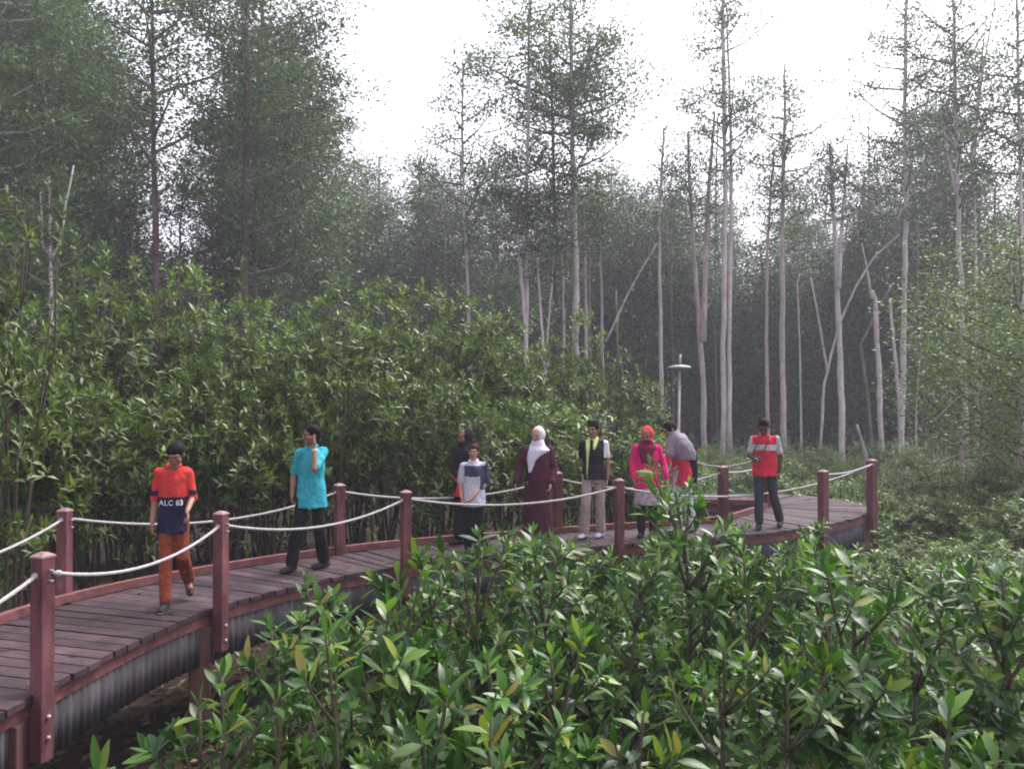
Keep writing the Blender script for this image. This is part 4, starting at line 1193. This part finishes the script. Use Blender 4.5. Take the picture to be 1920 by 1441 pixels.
class Figure:
    def __init__(self, label, px, Y, H, yaw=0, hyaw=None, hpitch=0, hroll=0, fyawL=None, fyawR=None, skin=None, build=1.0, z0=0.0, curl=35, hdL=None, hdR=None, barefeet=False, brow=None, **J):
        self.s = H / 1.70
        x = X_at(px, Y)
        self.root = thing('person', label, 'person', (x, Y, z0 + .003), math.atan2(-x, Y), 'people walking along the boardwalk')
        self.root.scale = (self.s, self.s, self.s)
        self.J = {k: Vector(J.get(k, v)) for k, v in BASE.items()}
        self.yaw = math.radians(yaw); hy = yaw if hyaw is None else hyaw
        self.R = Matrix.Rotation(-self.yaw, 3, 'Z')
        self.Mh = Matrix.Rotation(-math.radians(hy), 3, 'Z') @ Matrix.Rotation(math.radians(hroll), 3, 'Y') @ Matrix.Rotation(math.radians(hpitch), 3, 'X')
        self.fy = {'L': math.radians(yaw if fyawL is None else fyawL), 'R': math.radians(yaw if fyawR is None else fyawR)}
        self.skin = skin or M_skin; self.b = build; self.curl = curl; self.seed = px
        self.hd = {'L': hdL, 'R': hdR}; self.brow = brow or M_dark
        self.body()
    def H_(self, p): return self.Mh @ Vector(p) + self.J['head']
    def ring(self, z, rx, ry, dx=0, dy=0):
        p, n = self.J['pel'], self.J['neck']
        t = (z - p.z) / (n.z - p.z)
        c = p.lerp(n, max(0, t))
        o = self.R @ Vector((dx, dy, 0))
        return (c.x + o.x, c.y + o.y, z, rx * self.b, ry * self.b)
    def loft(self, mb, rings, n=28):
        """elliptical rings turned by the body's yaw"""
        vs, fs = [], []
        for cx, cyy, z, rx, ry in rings:
            for k in range(n):
                a = 2 * math.pi * k / n
                q = self.R @ Vector((rx * math.cos(a), ry * math.sin(a), 0))
                vs.append((cx + q.x, cyy + q.y, z))
        up = rings[-1][2] > rings[0][2]
        for i in range(len(rings) - 1):
            for k in range(n):
                k2 = (k + 1) % n; q = (i * n + k, i * n + k2, (i + 1) * n + k2, (i + 1) * n + k)
                fs.append(q if up else q[::-1])
        lo = tuple(range(n - 1, -1, -1)); hi = tuple((len(rings) - 1) * n + k for k in range(n))
        fs.append(lo if up else lo[::-1]); fs.append(hi if up else hi[::-1])
        mb.add(vs, fs)
    def hand(self, mb, side):
        w = self.J['ha' + side]; e = self.J['el' + side]
        d = (Vector(self.hd[side]) if self.hd[side] else (w - e)).normalized()
        sg = -1 if side == 'L' else 1
        n = Vector((-sg, 0, 0)) - d * Vector((-sg, 0, 0)).dot(d)          # palm faces the body
        if n.length < .2: n = Vector((0, 1, 0)) - d * d.y
        n.normalize(); ac = d.cross(n).normalized()
        if ac.y > 0: ac = -ac                                         # thumb side towards the front
        M = Matrix((ac, n, d)).transposed()
        mb.ball(w + d * .048, .038, .015, .052, 14, M)
        c1, c2 = math.radians(self.curl * .6), math.radians(self.curl * 1.5)
        for i, (off, ln) in enumerate(((.031, .064), (.0105, .073), (-.0105, .069), (-.031, .054))):
            b = w + d * .088 + ac * off
            f = (d + ac * off * 2.2).normalized()
            d1 = f * math.cos(c1) + n * math.sin(c1); d2 = f * math.cos(c2) + n * math.sin(c2)
            p1 = b + d1 * ln * .5; p2 = p1 + d2 * ln * .5
            mb.capsule(b - d * .012, p1, .0088, .0080, 8); mb.capsule(p1, p2, .0080, .0068, 8)
        tb = w + d * .028 + ac * .026
        t1 = tb + (d * .6 + ac * .75 + n * .2).normalized() * .034; t2 = t1 + (d * .85 + ac * .3 + n * .35).normalized() * .03
        mb.capsule(tb, t1, .0125, .010, 8); mb.capsule(t1, t2, .010, .0075, 8)
    def body(self):
        J, mb = self.J, MB()
        self.loft(mb, [self.ring(z, rx, ry) for z, rx, ry in ((.84, .10, .08), (.90, .155, .105), (1.0, .14, .10), (1.08, .128, .092), (1.2, .145, .105), (1.3, .145, .10), (1.38, .10, .075), (1.43, .07, .06))])
        mb.capsule(J['neck'] - Vector((0, 0, .05)), J['head'] - Vector((0, -.02, .04)), .058, .05)
        for s in 'LR': mb.capsule(J['neck'] - Vector((0, 0, .075)), J['sh' + s], .048, .040)
        for s in 'LR':
            mb.capsule(J['sh' + s], J['el' + s], .042, .037); mb.capsule(J['el' + s], J['ha' + s], .038, .025)
            self.hand(mb, s)
            mb.capsule(J['hip' + s], J['kn' + s], .082, .053); mb.capsule(J['kn' + s], J['an' + s], .052, .034)
            mb.ball(J['kn' + s].lerp(J['an' + s], .28) + Vector((0, .018, 0)), .048, .05, .10)
            f = Matrix.Rotation(-self.fy[s], 3, 'Z') @ Vector((0, -1, 0))
            mb.capsule(J['an' + s] - Vector((0, 0, .03)) - f * .03, J['an' + s] - Vector((0, 0, .055)) + f * .13, .036, .026)
        hb = lambda c, r, **k: mb.ball(self.H_(c), *r, n=18, M=self.Mh, **k)
        hb((0, .012, .030), (.074, .092, .085)); hb((0, -.018, -.048), (.057, .066, .068)); hb((0, -.062, -.094), (.026, .023, .02))
        hb((0, -.066, .028), (.052, .024, .014)); hb((.034, -.055, -.022), (.024, .024, .022)); hb((-.034, -.055, -.022), (.024, .024, .022))
        hb((0, -.084, -.058), (.023, .011, .010)); hb((.075, .012, -.006), (.010, .019, .031)); hb((-.075, .012, -.006), (.010, .019, .031))
        mb.capsule(self.H_((0, -.082, .016)), self.H_((0, -.100, -.026)), .009, .0135, 10)
        me = voxel(mb.mesh('body'), .0062, 2)
        hi = self.Mh.transposed(); hc = J['head']
        def fn(c):
            q = hi @ (Vector(c) - hc)
            return 1 if (abs(q.x) < .024 and q.y < -.083 and -.070 < q.z < -.046) else 0
        paint(me, [self.skin, M_lip, M_eyew, self.brow], fn)
        ex = MB()
        for sx in (-.031, .031):
            ex.ball(self.H_((sx, -.0745, .008)), .0105, .0090, .0048, 10, self.Mh, mi=2)
            ex.ball(self.H_((sx, -.0835, .008)), .0046, .0030, .0044, 8, self.Mh, mi=3)
            ex.box(self.H_((sx, -.0885, .032)), .026, .005, .0040, M=self.Mh, mi=3)
        add_to(me, ex)
        o = bpy.data.objects.new('body', me); link(o, self.root); self.bo = o
    def part(self, name, mb, mats, fn=None, vox=.010, smooth=3, wr=.006, parent=None, label=None):
        me = voxel(mb.mesh(name), vox, smooth, wr, self.seed)
        paint(me, mats if isinstance(mats, list) else [mats], fn)
        o = bpy.data.objects.new(name, me); link(o, parent or self.root)
        if label: o['label'] = label
        return o
    # clothing
    def trousers(self, mat, waist=1.0, flare=.062, end=.94):
        J, mb = self.J, MB()
        self.loft(mb, [self.ring(.80, .13, .10), self.ring(.90, .160, .115), self.ring(waist, .155, .115)])
        for s in 'LR':
            a = J['kn' + s].lerp(J['an' + s], end)
            mb.capsule(J['hip' + s], J['kn' + s], .088, .068); mb.capsule(J['kn' + s], a, .069, flare)
        return self.part('trousers', mb, mat, wr=.009)
    def shoes(self, mat=None, sole=None):
        for s in 'LR':
            mb = MB(); a = self.J['an' + s]
            f = Matrix.Rotation(-self.fy[s], 3, 'Z') @ Vector((0, -1, 0))
            tilt = self.J.get('tilt' + s)
            p = a - Vector((0, 0, .045)) - f * .045; q = a - Vector((0, 0, .058)) + f * .15
            if a.z > .13: q = a + f * .09 - Vector((0, 0, .12)); p = a - f * .06 - Vector((0, 0, .01))
            mb.capsule(p, q, .045, .036); mb.capsule(a, p.lerp(q, .3), .047, .047)
            low = min(p.z, q.z) - .04
            o = self.part('shoe', mb, [mat or M_shoe, sole or M_shoe], (lambda c, a=a: 1 if c[2] < a.z - .068 else 0) if a.z < .13 else None, .008, 2, 0)
    def top(self, name, mats, fn=None, hem=.80, sleeve=.75, hemw=.185, loose=1.0, lower=None, slr=.054, wr=.014, sleeves='LR', below=1.0):
        J, mb = self.J, MB()
        k = loose
        self.loft(mb, [self.ring(z, rx * k, ry * k) for z, rx, ry in ((hem, hemw + .012, .165), ((hem + 1.08) / 2, .186, .140), (1.08, .162, .118), (1.22, .172, .124), (1.32, .160, .112), (1.385, .115, .082), (1.435, .070, .064))])
        for s in 'LR': mb.capsule(J['neck'] - Vector((0, 0, .075)), J['sh' + s], .066, .060)
        for s in sleeves:
            sh, el, ha = J['sh' + s], J['el' + s], J['ha' + s]
            if sleeve <= 1:
                mb.capsule(sh, sh.lerp(el, sleeve), slr + .004, slr)
            else:
                mb.capsule(sh, el, slr + .004, slr - .004); mb.capsule(el, el.lerp(ha, sleeve - 1), slr - .006, slr - .012)
        return self.part(name, mb, mats, fn, wr=wr)
    def collar(self, mat, r=.066):
        mb = MB(); n = self.J['neck']
        for k in range(16):
            a, b = [math.radians(110 + 320 * (k + q) / 16) for q in (0, 1)]
            P = [self.R @ Vector((r * math.cos(t) , r * math.sin(t) * .95, .012 - .018 * math.sin(t) * -1)) + n for t in (math.radians(-70) + a - math.radians(110), math.radians(-70) + b - math.radians(110))]
            mb.capsule(P[0], P[1], .016, .016, 8)
        return self.part('collar', mb, mat, None, .008, 1, .002)
    def hair(self, mat, rx=.083, back=.022, up=.042, bump=.006, rz=.085):
        mb = MB(); mb.ball(self.H_((0, back, up)), rx, .094, rz, 20, self.Mh)
        mb.ball(self.H_((0, back + .045, up - .045)), .064, .045, .06, 16, self.Mh)
        return self.part('hair', mb, mat, None, .008, 1, bump, self.root)
    def cap(self, mat):
        mb = MB(); vs, fs, n = [], [], 26
        for z, k in ((.055, 1.03), (.06, 1.04), (.135, .99), (.142, .94)):
            for i in range(n):
                a = 2 * math.pi * i / n
                vs.append(self.H_((.081 * k * math.cos(a), .016 + .099 * k * math.sin(a), z)))
        for j in range(3):
            for i in range(n):
                i2 = (i + 1) % n; fs.append((j * n + i, j * n + i2, (j + 1) * n + i2, (j + 1) * n + i))
        fs.append(tuple(range(n - 1, -1, -1))); fs.append(tuple(3 * n + i for i in range(n)))
        mb.add(vs, fs)
        o = mb.build('cap', mat, self.root)
    def headscarf(self, mats, fn=None, drop=1.15, w=.16, tip=0, name='headscarf', tipx=0, deep=.12):
        mb = MB()
        mb.ball(self.H_((0, .036, .012)), .094, .103, .118, 22, self.Mh)
        mb.ball(self.H_((0, .012, -.085)), .082, .092, .06, 18, self.Mh)
        h, n = self.J['head'], self.J['neck']
        z1 = 1.42
        self.loft(mb, [self.ring(drop, w * .75 if not tip else .04, deep * .9, tipx, -.03), self.ring((drop + z1) / 2, w * (.98 if not tip else .72), deep, tipx * .5, -.02), self.ring(1.37, w * 1.18, deep * .98), self.ring(1.43, .12, .095, 0, -.005), (h.x, h.y + .015, h.z - .07, .082, .09)])
        return self.part(name, mb, mats, fn, .009, 2, .007)

def lettering(fig, cloth, text, zc, height, xoff=0.0, mat=None):
    """white letters laid onto the front of a shirt"""
    cu = bpy.data.curves.new('lettering', 'FONT'); cu.body = text; cu.size = 1.0; cu.align_x = 'CENTER'; cu.offset = .025; cu.space_character = 1.12
    t = bpy.data.objects.new('tmp', cu); COL.objects.link(t)
    dg = bpy.context.evaluated_depsgraph_get()
    me = bpy.data.meshes.new_from_object(t.evaluated_get(dg)); bpy.data.objects.remove(t)
    bm = bmesh.new(); bm.from_mesh(me)
    bmesh.ops.triangulate(bm, faces=bm.faces)
    bmesh.ops.subdivide_edges(bm, edges=[e for e in bm.edges if e.calc_length() > .2], cuts=2)
    bmesh.ops.triangulate(bm, faces=bm.faces)
    tree = BVHTree.FromPolygons([v.co.copy() for v in cloth.data.vertices], [tuple(p.vertices) for p in cloth.data.polygons])
    for v in bm.verts:
        x, z = v.co.x * height * 1.25 + xoff, (v.co.y - .36) * height * 1.4 + zc
        h = tree.ray_cast(Vector((x, -1, z)), Vector((0, 1, 0)))
        v.co = Vector((x, (h[0].y if h[0] else -.1) - .004, z))
    bm.to_mesh(me); bm.free()
    o = mesh_obj('lettering', me, mat, cloth)
    return o

def build_people():
    red, navy = cloth_mat('orange_red_cloth', (.48, .040, .036)), cloth_mat('navy_cloth', (.012, .014, .040))
    white = cloth_mat('white_cloth', (.55, .53, .58)); black = cloth_mat('black_cloth', (.012, .011, .014))
    # 1 boy walking towards us
    f = Figure('boy in orange red and navy polo shirt walking with his head bowed', 326, 7.85, 1.57, 12, 15, 28, 0, fyawL=14, fyawR=-5, curl=45, build=.80,
               neck=(0, -.03, 1.43), head=(.02, -.10, 1.555), shL=(-.130, 0, 1.365), shR=(.130, -.01, 1.365), elL=(-.170, .06, 1.10), haL=(-.195, -.02, .87), elR=(.185, .0, 1.11), haR=(.130, -.20, .99), hdR=(.1, -.6, -.6),
               pel=(0, 0, .92), hipL=(-.068, .02, .90), hipR=(.075, 0, .90), knL=(-.065, -.08, .50), anL=(-.075, -.16, .09), knR=(.09, -.05, .50), anR=(.16, .30, .19))
    f.trousers(cloth_mat('orange_brown_cloth', (.19, .045, .024), .9, .3))
    f.shoes(M_shoe, M_sole)
    zb = 1.035 / f.s
    def fn(c):
        if abs(c[0]) > .148 and c[2] > 1.0:
            return 1 if 1.135 < c[2] < 1.185 else 0
        return 0 if c[2] > zb else 1
    sh = f.top('polo_shirt', [red, navy], fn, hem=.76, sleeve=1.0, hemw=.19, slr=.052)
    f.collar(red); f.hair(M_dark, .086, .016, .046)
    lettering(f, sh, 'ALC 83', zb - .051, .053, -.020, white)
    # 2 man in teal
    teal = cloth_mat('teal_cloth', (.030, .30, .36), .85, .25)
    f = Figure('man in teal shirt and black trousers looking left with a hand to his ear', 584, 9.45, 1.66, 38, 72, 4, fyawL=40, fyawR=50, curl=70,
               shL=(-.135, -.02, 1.37), shR=(.14, .02, 1.38), elL=(-.20, .05, 1.11), haL=(-.215, -.02, .89), elR=(.04, -.24, 1.20), haR=(.035, -.16, 1.44), hdR=(.05, .15, .9),
               knL=(-.15, -.05, .49), anL=(-.22, -.02, .09), knR=(.09, -.03, .49), anR=(.15, .12, .09), hipL=(-.07, 0, .9), hipR=(.07, .02, .9))
    f.trousers(black, flare=.075); f.shoes()
    f.top('shirt', teal, None, hem=.74, sleeve=.85, hemw=.185, wr=.011); f.collar(teal); f.hair(M_dark, .085, .02, .045)
    m = MB(); w = f.J['haR'].lerp(f.J['elR'], .12); m.tube([w + Vector((0, .0, -.012)), w + Vector((0, 0, .012))], .031, 14); m.build('wristwatch', white, f.root)
    # 3 woman in black behind the boy
    f = Figure('person in black headscarf and black top, behind the boy in white and navy', 872, 11.15, 1.55, 55, 62, 8, elL=(-.17, -.06, 1.1), haL=(-.10, -.16, .92), shL=(-.12, -.02, 1.37), shR=(.12, .03, 1.37), elR=(.15, .05, 1.1))
    redc = cloth_mat('red_cloth', (.55, .03, .035))
    f.trousers(black, flare=.08); f.shoes()
    f.top('tunic', [black, redc], lambda c: 1 if c[2] < .98 and abs(c[0]) < .3 else 0, hem=.70, sleeve=1.8, hemw=.20); f.headscarf(cloth_mat('black_scarf', (.012, .010, .016)), None, 1.12, .17)
    # 4 boy in white and navy
    grey = cloth_mat('pale_grey_cloth', (.42, .41, .46)); navy2 = cloth_mat('blue_grey_cloth', (.035, .045, .085))
    f = Figure('young boy in white and navy shirt, face turned to the camera', 888, 10.45, 1.38, 8, 10, 2, 4, skin=M_skin2, curl=40, brow=M_hairb,
               shL=(-.155, 0, 1.36), elL=(-.20, .02, 1.10), haL=(-.19, -.10, .90), elR=(.215, .02, 1.09), haR=(-.06, -.20, .86), hdR=(-.8, -.1, -.5))
    f.trousers(black, flare=.065); f.shoes()
    def fn(c):
        if c[0] > .185: return 1
        if c[2] > 1.365: return 0
        if c[2] > 1.20 and c[0] > -.14: return 1
        if c[0] > .10 and c[2] > 1.0: return 1
        return 0
    f.top('shirt', [grey, navy2], fn, hem=.74, sleeve=.95, hemw=.19); f.hair(M_hairb, .084, .018, .045); f.collar(white)
    # 5 woman in maroon robe, white headscarf
    mar = cloth_mat('maroon_cloth', (.055, .012, .026)); wh = cloth_mat('lavender_white_scarf', (.56, .53, .62), .8, .1)
    f = Figure('woman in white headscarf and long maroon robe reaching for the rope', 1008, 11.05, 1.57, 28, 30, 10, shL=(-.165, 0, 1.36), elL=(-.26, -.02, 1.12), haL=(-.31, -.10, .90), elR=(.235, .02, 1.10), haR=(.19, -.12, .89), skin=M_skin2, curl=50)
    mb = MB(); f.loft(mb, [f.ring(z, rx, ry) for z, rx, ry in ((.07, .25, .19), (.45, .225, .17), (.80, .20, .15), (1.05, .175, .13), (1.22, .175, .13), (1.34, .17, .115), (1.40, .13, .08))])
    mb.capsule(f.J['shL'], f.J['shR'], .064, .064)
    for s in 'LR':
        mb.capsule(f.J['sh' + s], f.J['el' + s], .066, .066); mb.capsule(f.J['el' + s], f.J['el' + s].lerp(f.J['ha' + s], .88), .066, .058)
    f.part('robe', mb, mar, None, .011, 3, .012); f.shoes()
    f.headscarf(wh, None, 1.05, .165, 1, tipx=-.06, deep=.135)
    # 6 man in black with white sleeves and cap
    lime = cloth_mat('lime_yellow_cloth', (.50, .60, .22)); khaki = cloth_mat('khaki_cloth', (.33, .25, .235))
    f = Figure('man in black cap, black shirt with lime stripe and pale khaki trousers', 1112, 11.6, 1.63, 22, 25, 4, shL=(-.155, 0, 1.37), elL=(-.17, .12, 1.12), haL=(-.08, .16, .93), elR=(.215, .0, 1.09), haR=(.20, -.03, .85),
               pel=(.015, 0, .92), knL=(-.105, -.09, .50), anL=(-.13, -.04, .09), knR=(.10, -.0, .49), anR=(.11, .08, .09))
    f.trousers(khaki, flare=.078); f.shoes(white)
    def fn(c):
        if c[0] > .155 and c[2] > 1.17: return 2
        if c[1] < 0 and -.105 + (1.38 - c[2]) * .03 < c[0] < -.045 - (1.38 - c[2]) * .085: return 1
        if c[1] < 0 and c[2] > 1.29 and .0 < c[0] < .07 - (1.42 - c[2]) * .3: return 1
        return 0
    f.top('shirt', [black, lime, white], fn, hem=.86, sleeve=.68, hemw=.172); f.collar(lime); f.hair(M_dark, .083, .02, .04); f.cap(cloth_mat('black_velvet', (.02, .016, .018)))
    # 7 woman in pink
    pink = cloth_mat('bright_pink_cloth', (.55, .010, .13)); redh = cloth_mat('red_scarf', (.58, .035, .060)); dm = cloth_mat('dark_maroon_scarf', (.13, .012, .035)); pale = noise_mat('pale_patterned_cloth', (.50, .44, .46), (.26, .19, .26), 16, .85, .15)
    f = Figure('woman in bright pink tunic and red headscarf looking down', 1213, 11.65, 1.56, 10, 14, 26, neck=(0, -.03, 1.42), head=(-.005, -.085, 1.565), elL=(-.225, 0, 1.1), haL=(-.20, -.10, .87), elR=(.25, .02, 1.10), haR=(.30, -.06, .88), shL=(-.165, 0, 1.36), shR=(.165, 0, 1.36), curl=60)
    f.trousers(black, flare=.065); f.shoes()
    mb = MB(); f.loft(mb, [f.ring(z, rx, ry) for z, rx, ry in ((.50, .205, .155), (.75, .19, .145), (.90, .18, .135))]); f.part('skirt', mb, pale, None, .011, 2, .010)
    f.top('tunic', pink, None, hem=.74, sleeve=1.8, hemw=.205, slr=.057, wr=.011)
    hc = f.J['head'].z
    f.headscarf([redh, dm], lambda c: 1 if c[2] < hc - .075 and c[1] < .06 else 0, 1.14, .13, deep=.14)
    # 8 stooping person with grey shawl
    shawl = cloth_mat('grey_shawl', (.20, .185, .22)); rose = cloth_mat('rose_red_cloth', (.45, .025, .065)); pat = noise_mat('grey_white_patterned_cloth', (.20, .24, .27), (.55, .58, .6), 30, .85, .15)
    f = Figure('stooping person in rose top with a grey shawl over the shoulders, dark hair', 1273, 12.15, 1.72, 60, 62, 30, neck=(-.05, -.06, 1.38), head=(-.135, -.10, 1.475), pel=(.04, 0, .92), shL=(-.09, -.12, 1.32), shR=(.05, .08, 1.33), elL=(-.14, -.17, 1.08), haL=(-.20, -.22, .92), elR=(.08, .02, 1.06), haR=(-.06, -.16, .90), hipL=(.0, -.05, .9), hipR=(.08, .05, .9), knL=(-.03, -.06, .49), anL=(-.04, -.04, .09), knR=(.12, .05, .49), anR=(.17, .06, .09), curl=60, hdR=(-.8, -.3, -.4))
    f.trousers(pat, flare=.09); f.shoes(white)
    f.top('tunic', rose, None, hem=.66, sleeve=1.5, hemw=.165, wr=.011, loose=.93, slr=.052)
    mb = MB()
    f.loft(mb, [(.07, .01, 1.04, .20, .17), (.05, -.01, 1.16, .205, .175), (.0, -.03, 1.28, .195, .165), (-.04, -.05, 1.37, .15, .13), (-.095, -.06, 1.44, .09, .095)])
    mb.capsule(f.J['shL'], f.J['shR'], .085, .085); mb.capsule(f.J['shR'], f.J['elR'], .085, .09); mb.capsule(f.J['shL'], f.J['shL'].lerp(f.J['elL'], .8), .08, .075); mb.capsule(f.J['neck'], f.J['head'] + Vector((.05, .06, -.02)), .08, .07)
    f.part('shawl', mb, shawl, None, .011, 3, .010)
    mb = MB(); f.loft(mb, [(.17, .03, .70, .05, .10), (.165, .03, .95, .055, .115), (.14, .02, 1.12, .06, .12)]); f.part('shawl_lining', mb, black, None, .011, 2, .008)
    f.hair(M_dark, .087, .02, .04)
    # 9 man in the red vest with the camera
    rv = cloth_mat('red_vest_cloth', (.50, .016, .042)); gr = cloth_mat('grey_band_cloth', (.36, .36, .40)); char = cloth_mat('charcoal_cloth', (.030, .034, .044))
    f = Figure('man in red polo with a grey chest band holding a camera by his belly', 1433, 12.5, 1.655, 8, 12, 22, skin=cloth_mat('dark_brown_skin', (.085, .036, .028), .5), neck=(0, -.02, 1.43), head=(-.01, -.07, 1.565), shL=(-.165, 0, 1.37), elL=(-.22, .0, 1.11), haL=(-.165, -.20, 1.07), hdL=(.25, -.5, .0), elR=(.235, .03, 1.10), haR=(.215, -.02, .86),
               knL=(-.085, -.11, .49), anL=(-.085, -.12, .09), knR=(.13, .0, .49), anR=(.23, .16, .10), curl=55)
    f.trousers(char, flare=.07); f.shoes()
    def fn(c):
        if abs(c[0]) > .178 and c[2] > 1.08: return 1
        return 1 if 1.20 < c[2] < 1.285 and abs(c[0]) < .178 and c[1] < .05 else 0
    f.top('polo_shirt', [rv, gr], fn, hem=.80, sleeve=.75, hemw=.172); f.collar(rv); f.hair(M_dark, .087, .016, .046)
    # his camera
    M4 = f.root.matrix_basis
    c = M4 @ Vector((-.125, -.30, 1.07))
    cb = cloth_mat('black_camera_shell', (.016, .016, .019), .45, .2, .4); gl = cloth_mat('lens_glass', (.03, .02, .05), .08, .1, .6); sv = cloth_mat('camera_grey_ring', (.28, .27, .29), .4)
    t = thing('camera', 'black camera with a grey lens ring held by the man in red', 'camera', c, f.root.rotation_euler.z)
    m = MB(); m.box((0, 0, 0), .125, .06, .082); m.box((-.005, 0, .052), .05, .052, .026, taper=.75); m.box((.048, -.02, 0), .03, .05, .075); m.build('camera_body', cb, t, False, .006)
    m = MB(); m.tube([(0, -.028, 0), (0, -.095, 0)], .033, 16); l = m.build('lens', cb, t); m = MB(); m.tube([(0, -.093, 0), (0, -.102, 0)], .035, 16); m.build('lens_ring', sv, l)
    m = MB(); m.tube([(0, -.099, 0), (0, -.1035, 0)], .026, 16); m.build('lens_glass', gl, l)
    m = MB(); n0 = f.J['neck']
    inv = Matrix.Rotation(0, 4, 'Z')
    loc = lambda p: (f.s * (Vector(p) - Vector((-.125, -.30, 1.07))))
    m.tube([loc((-.185, -.30, 1.10)), loc((-.14, -.17, 1.22)), loc((-.09, -.15, 1.36)), loc((-.07, -.03, 1.47))], .009, 6); m.tube([loc((-.065, -.30, 1.10)), loc((.0, -.17, 1.22)), loc((.06, -.15, 1.36)), loc((.07, -.03, 1.47))], .009, 6)
    m.build('strap', cb, t)
build_people()
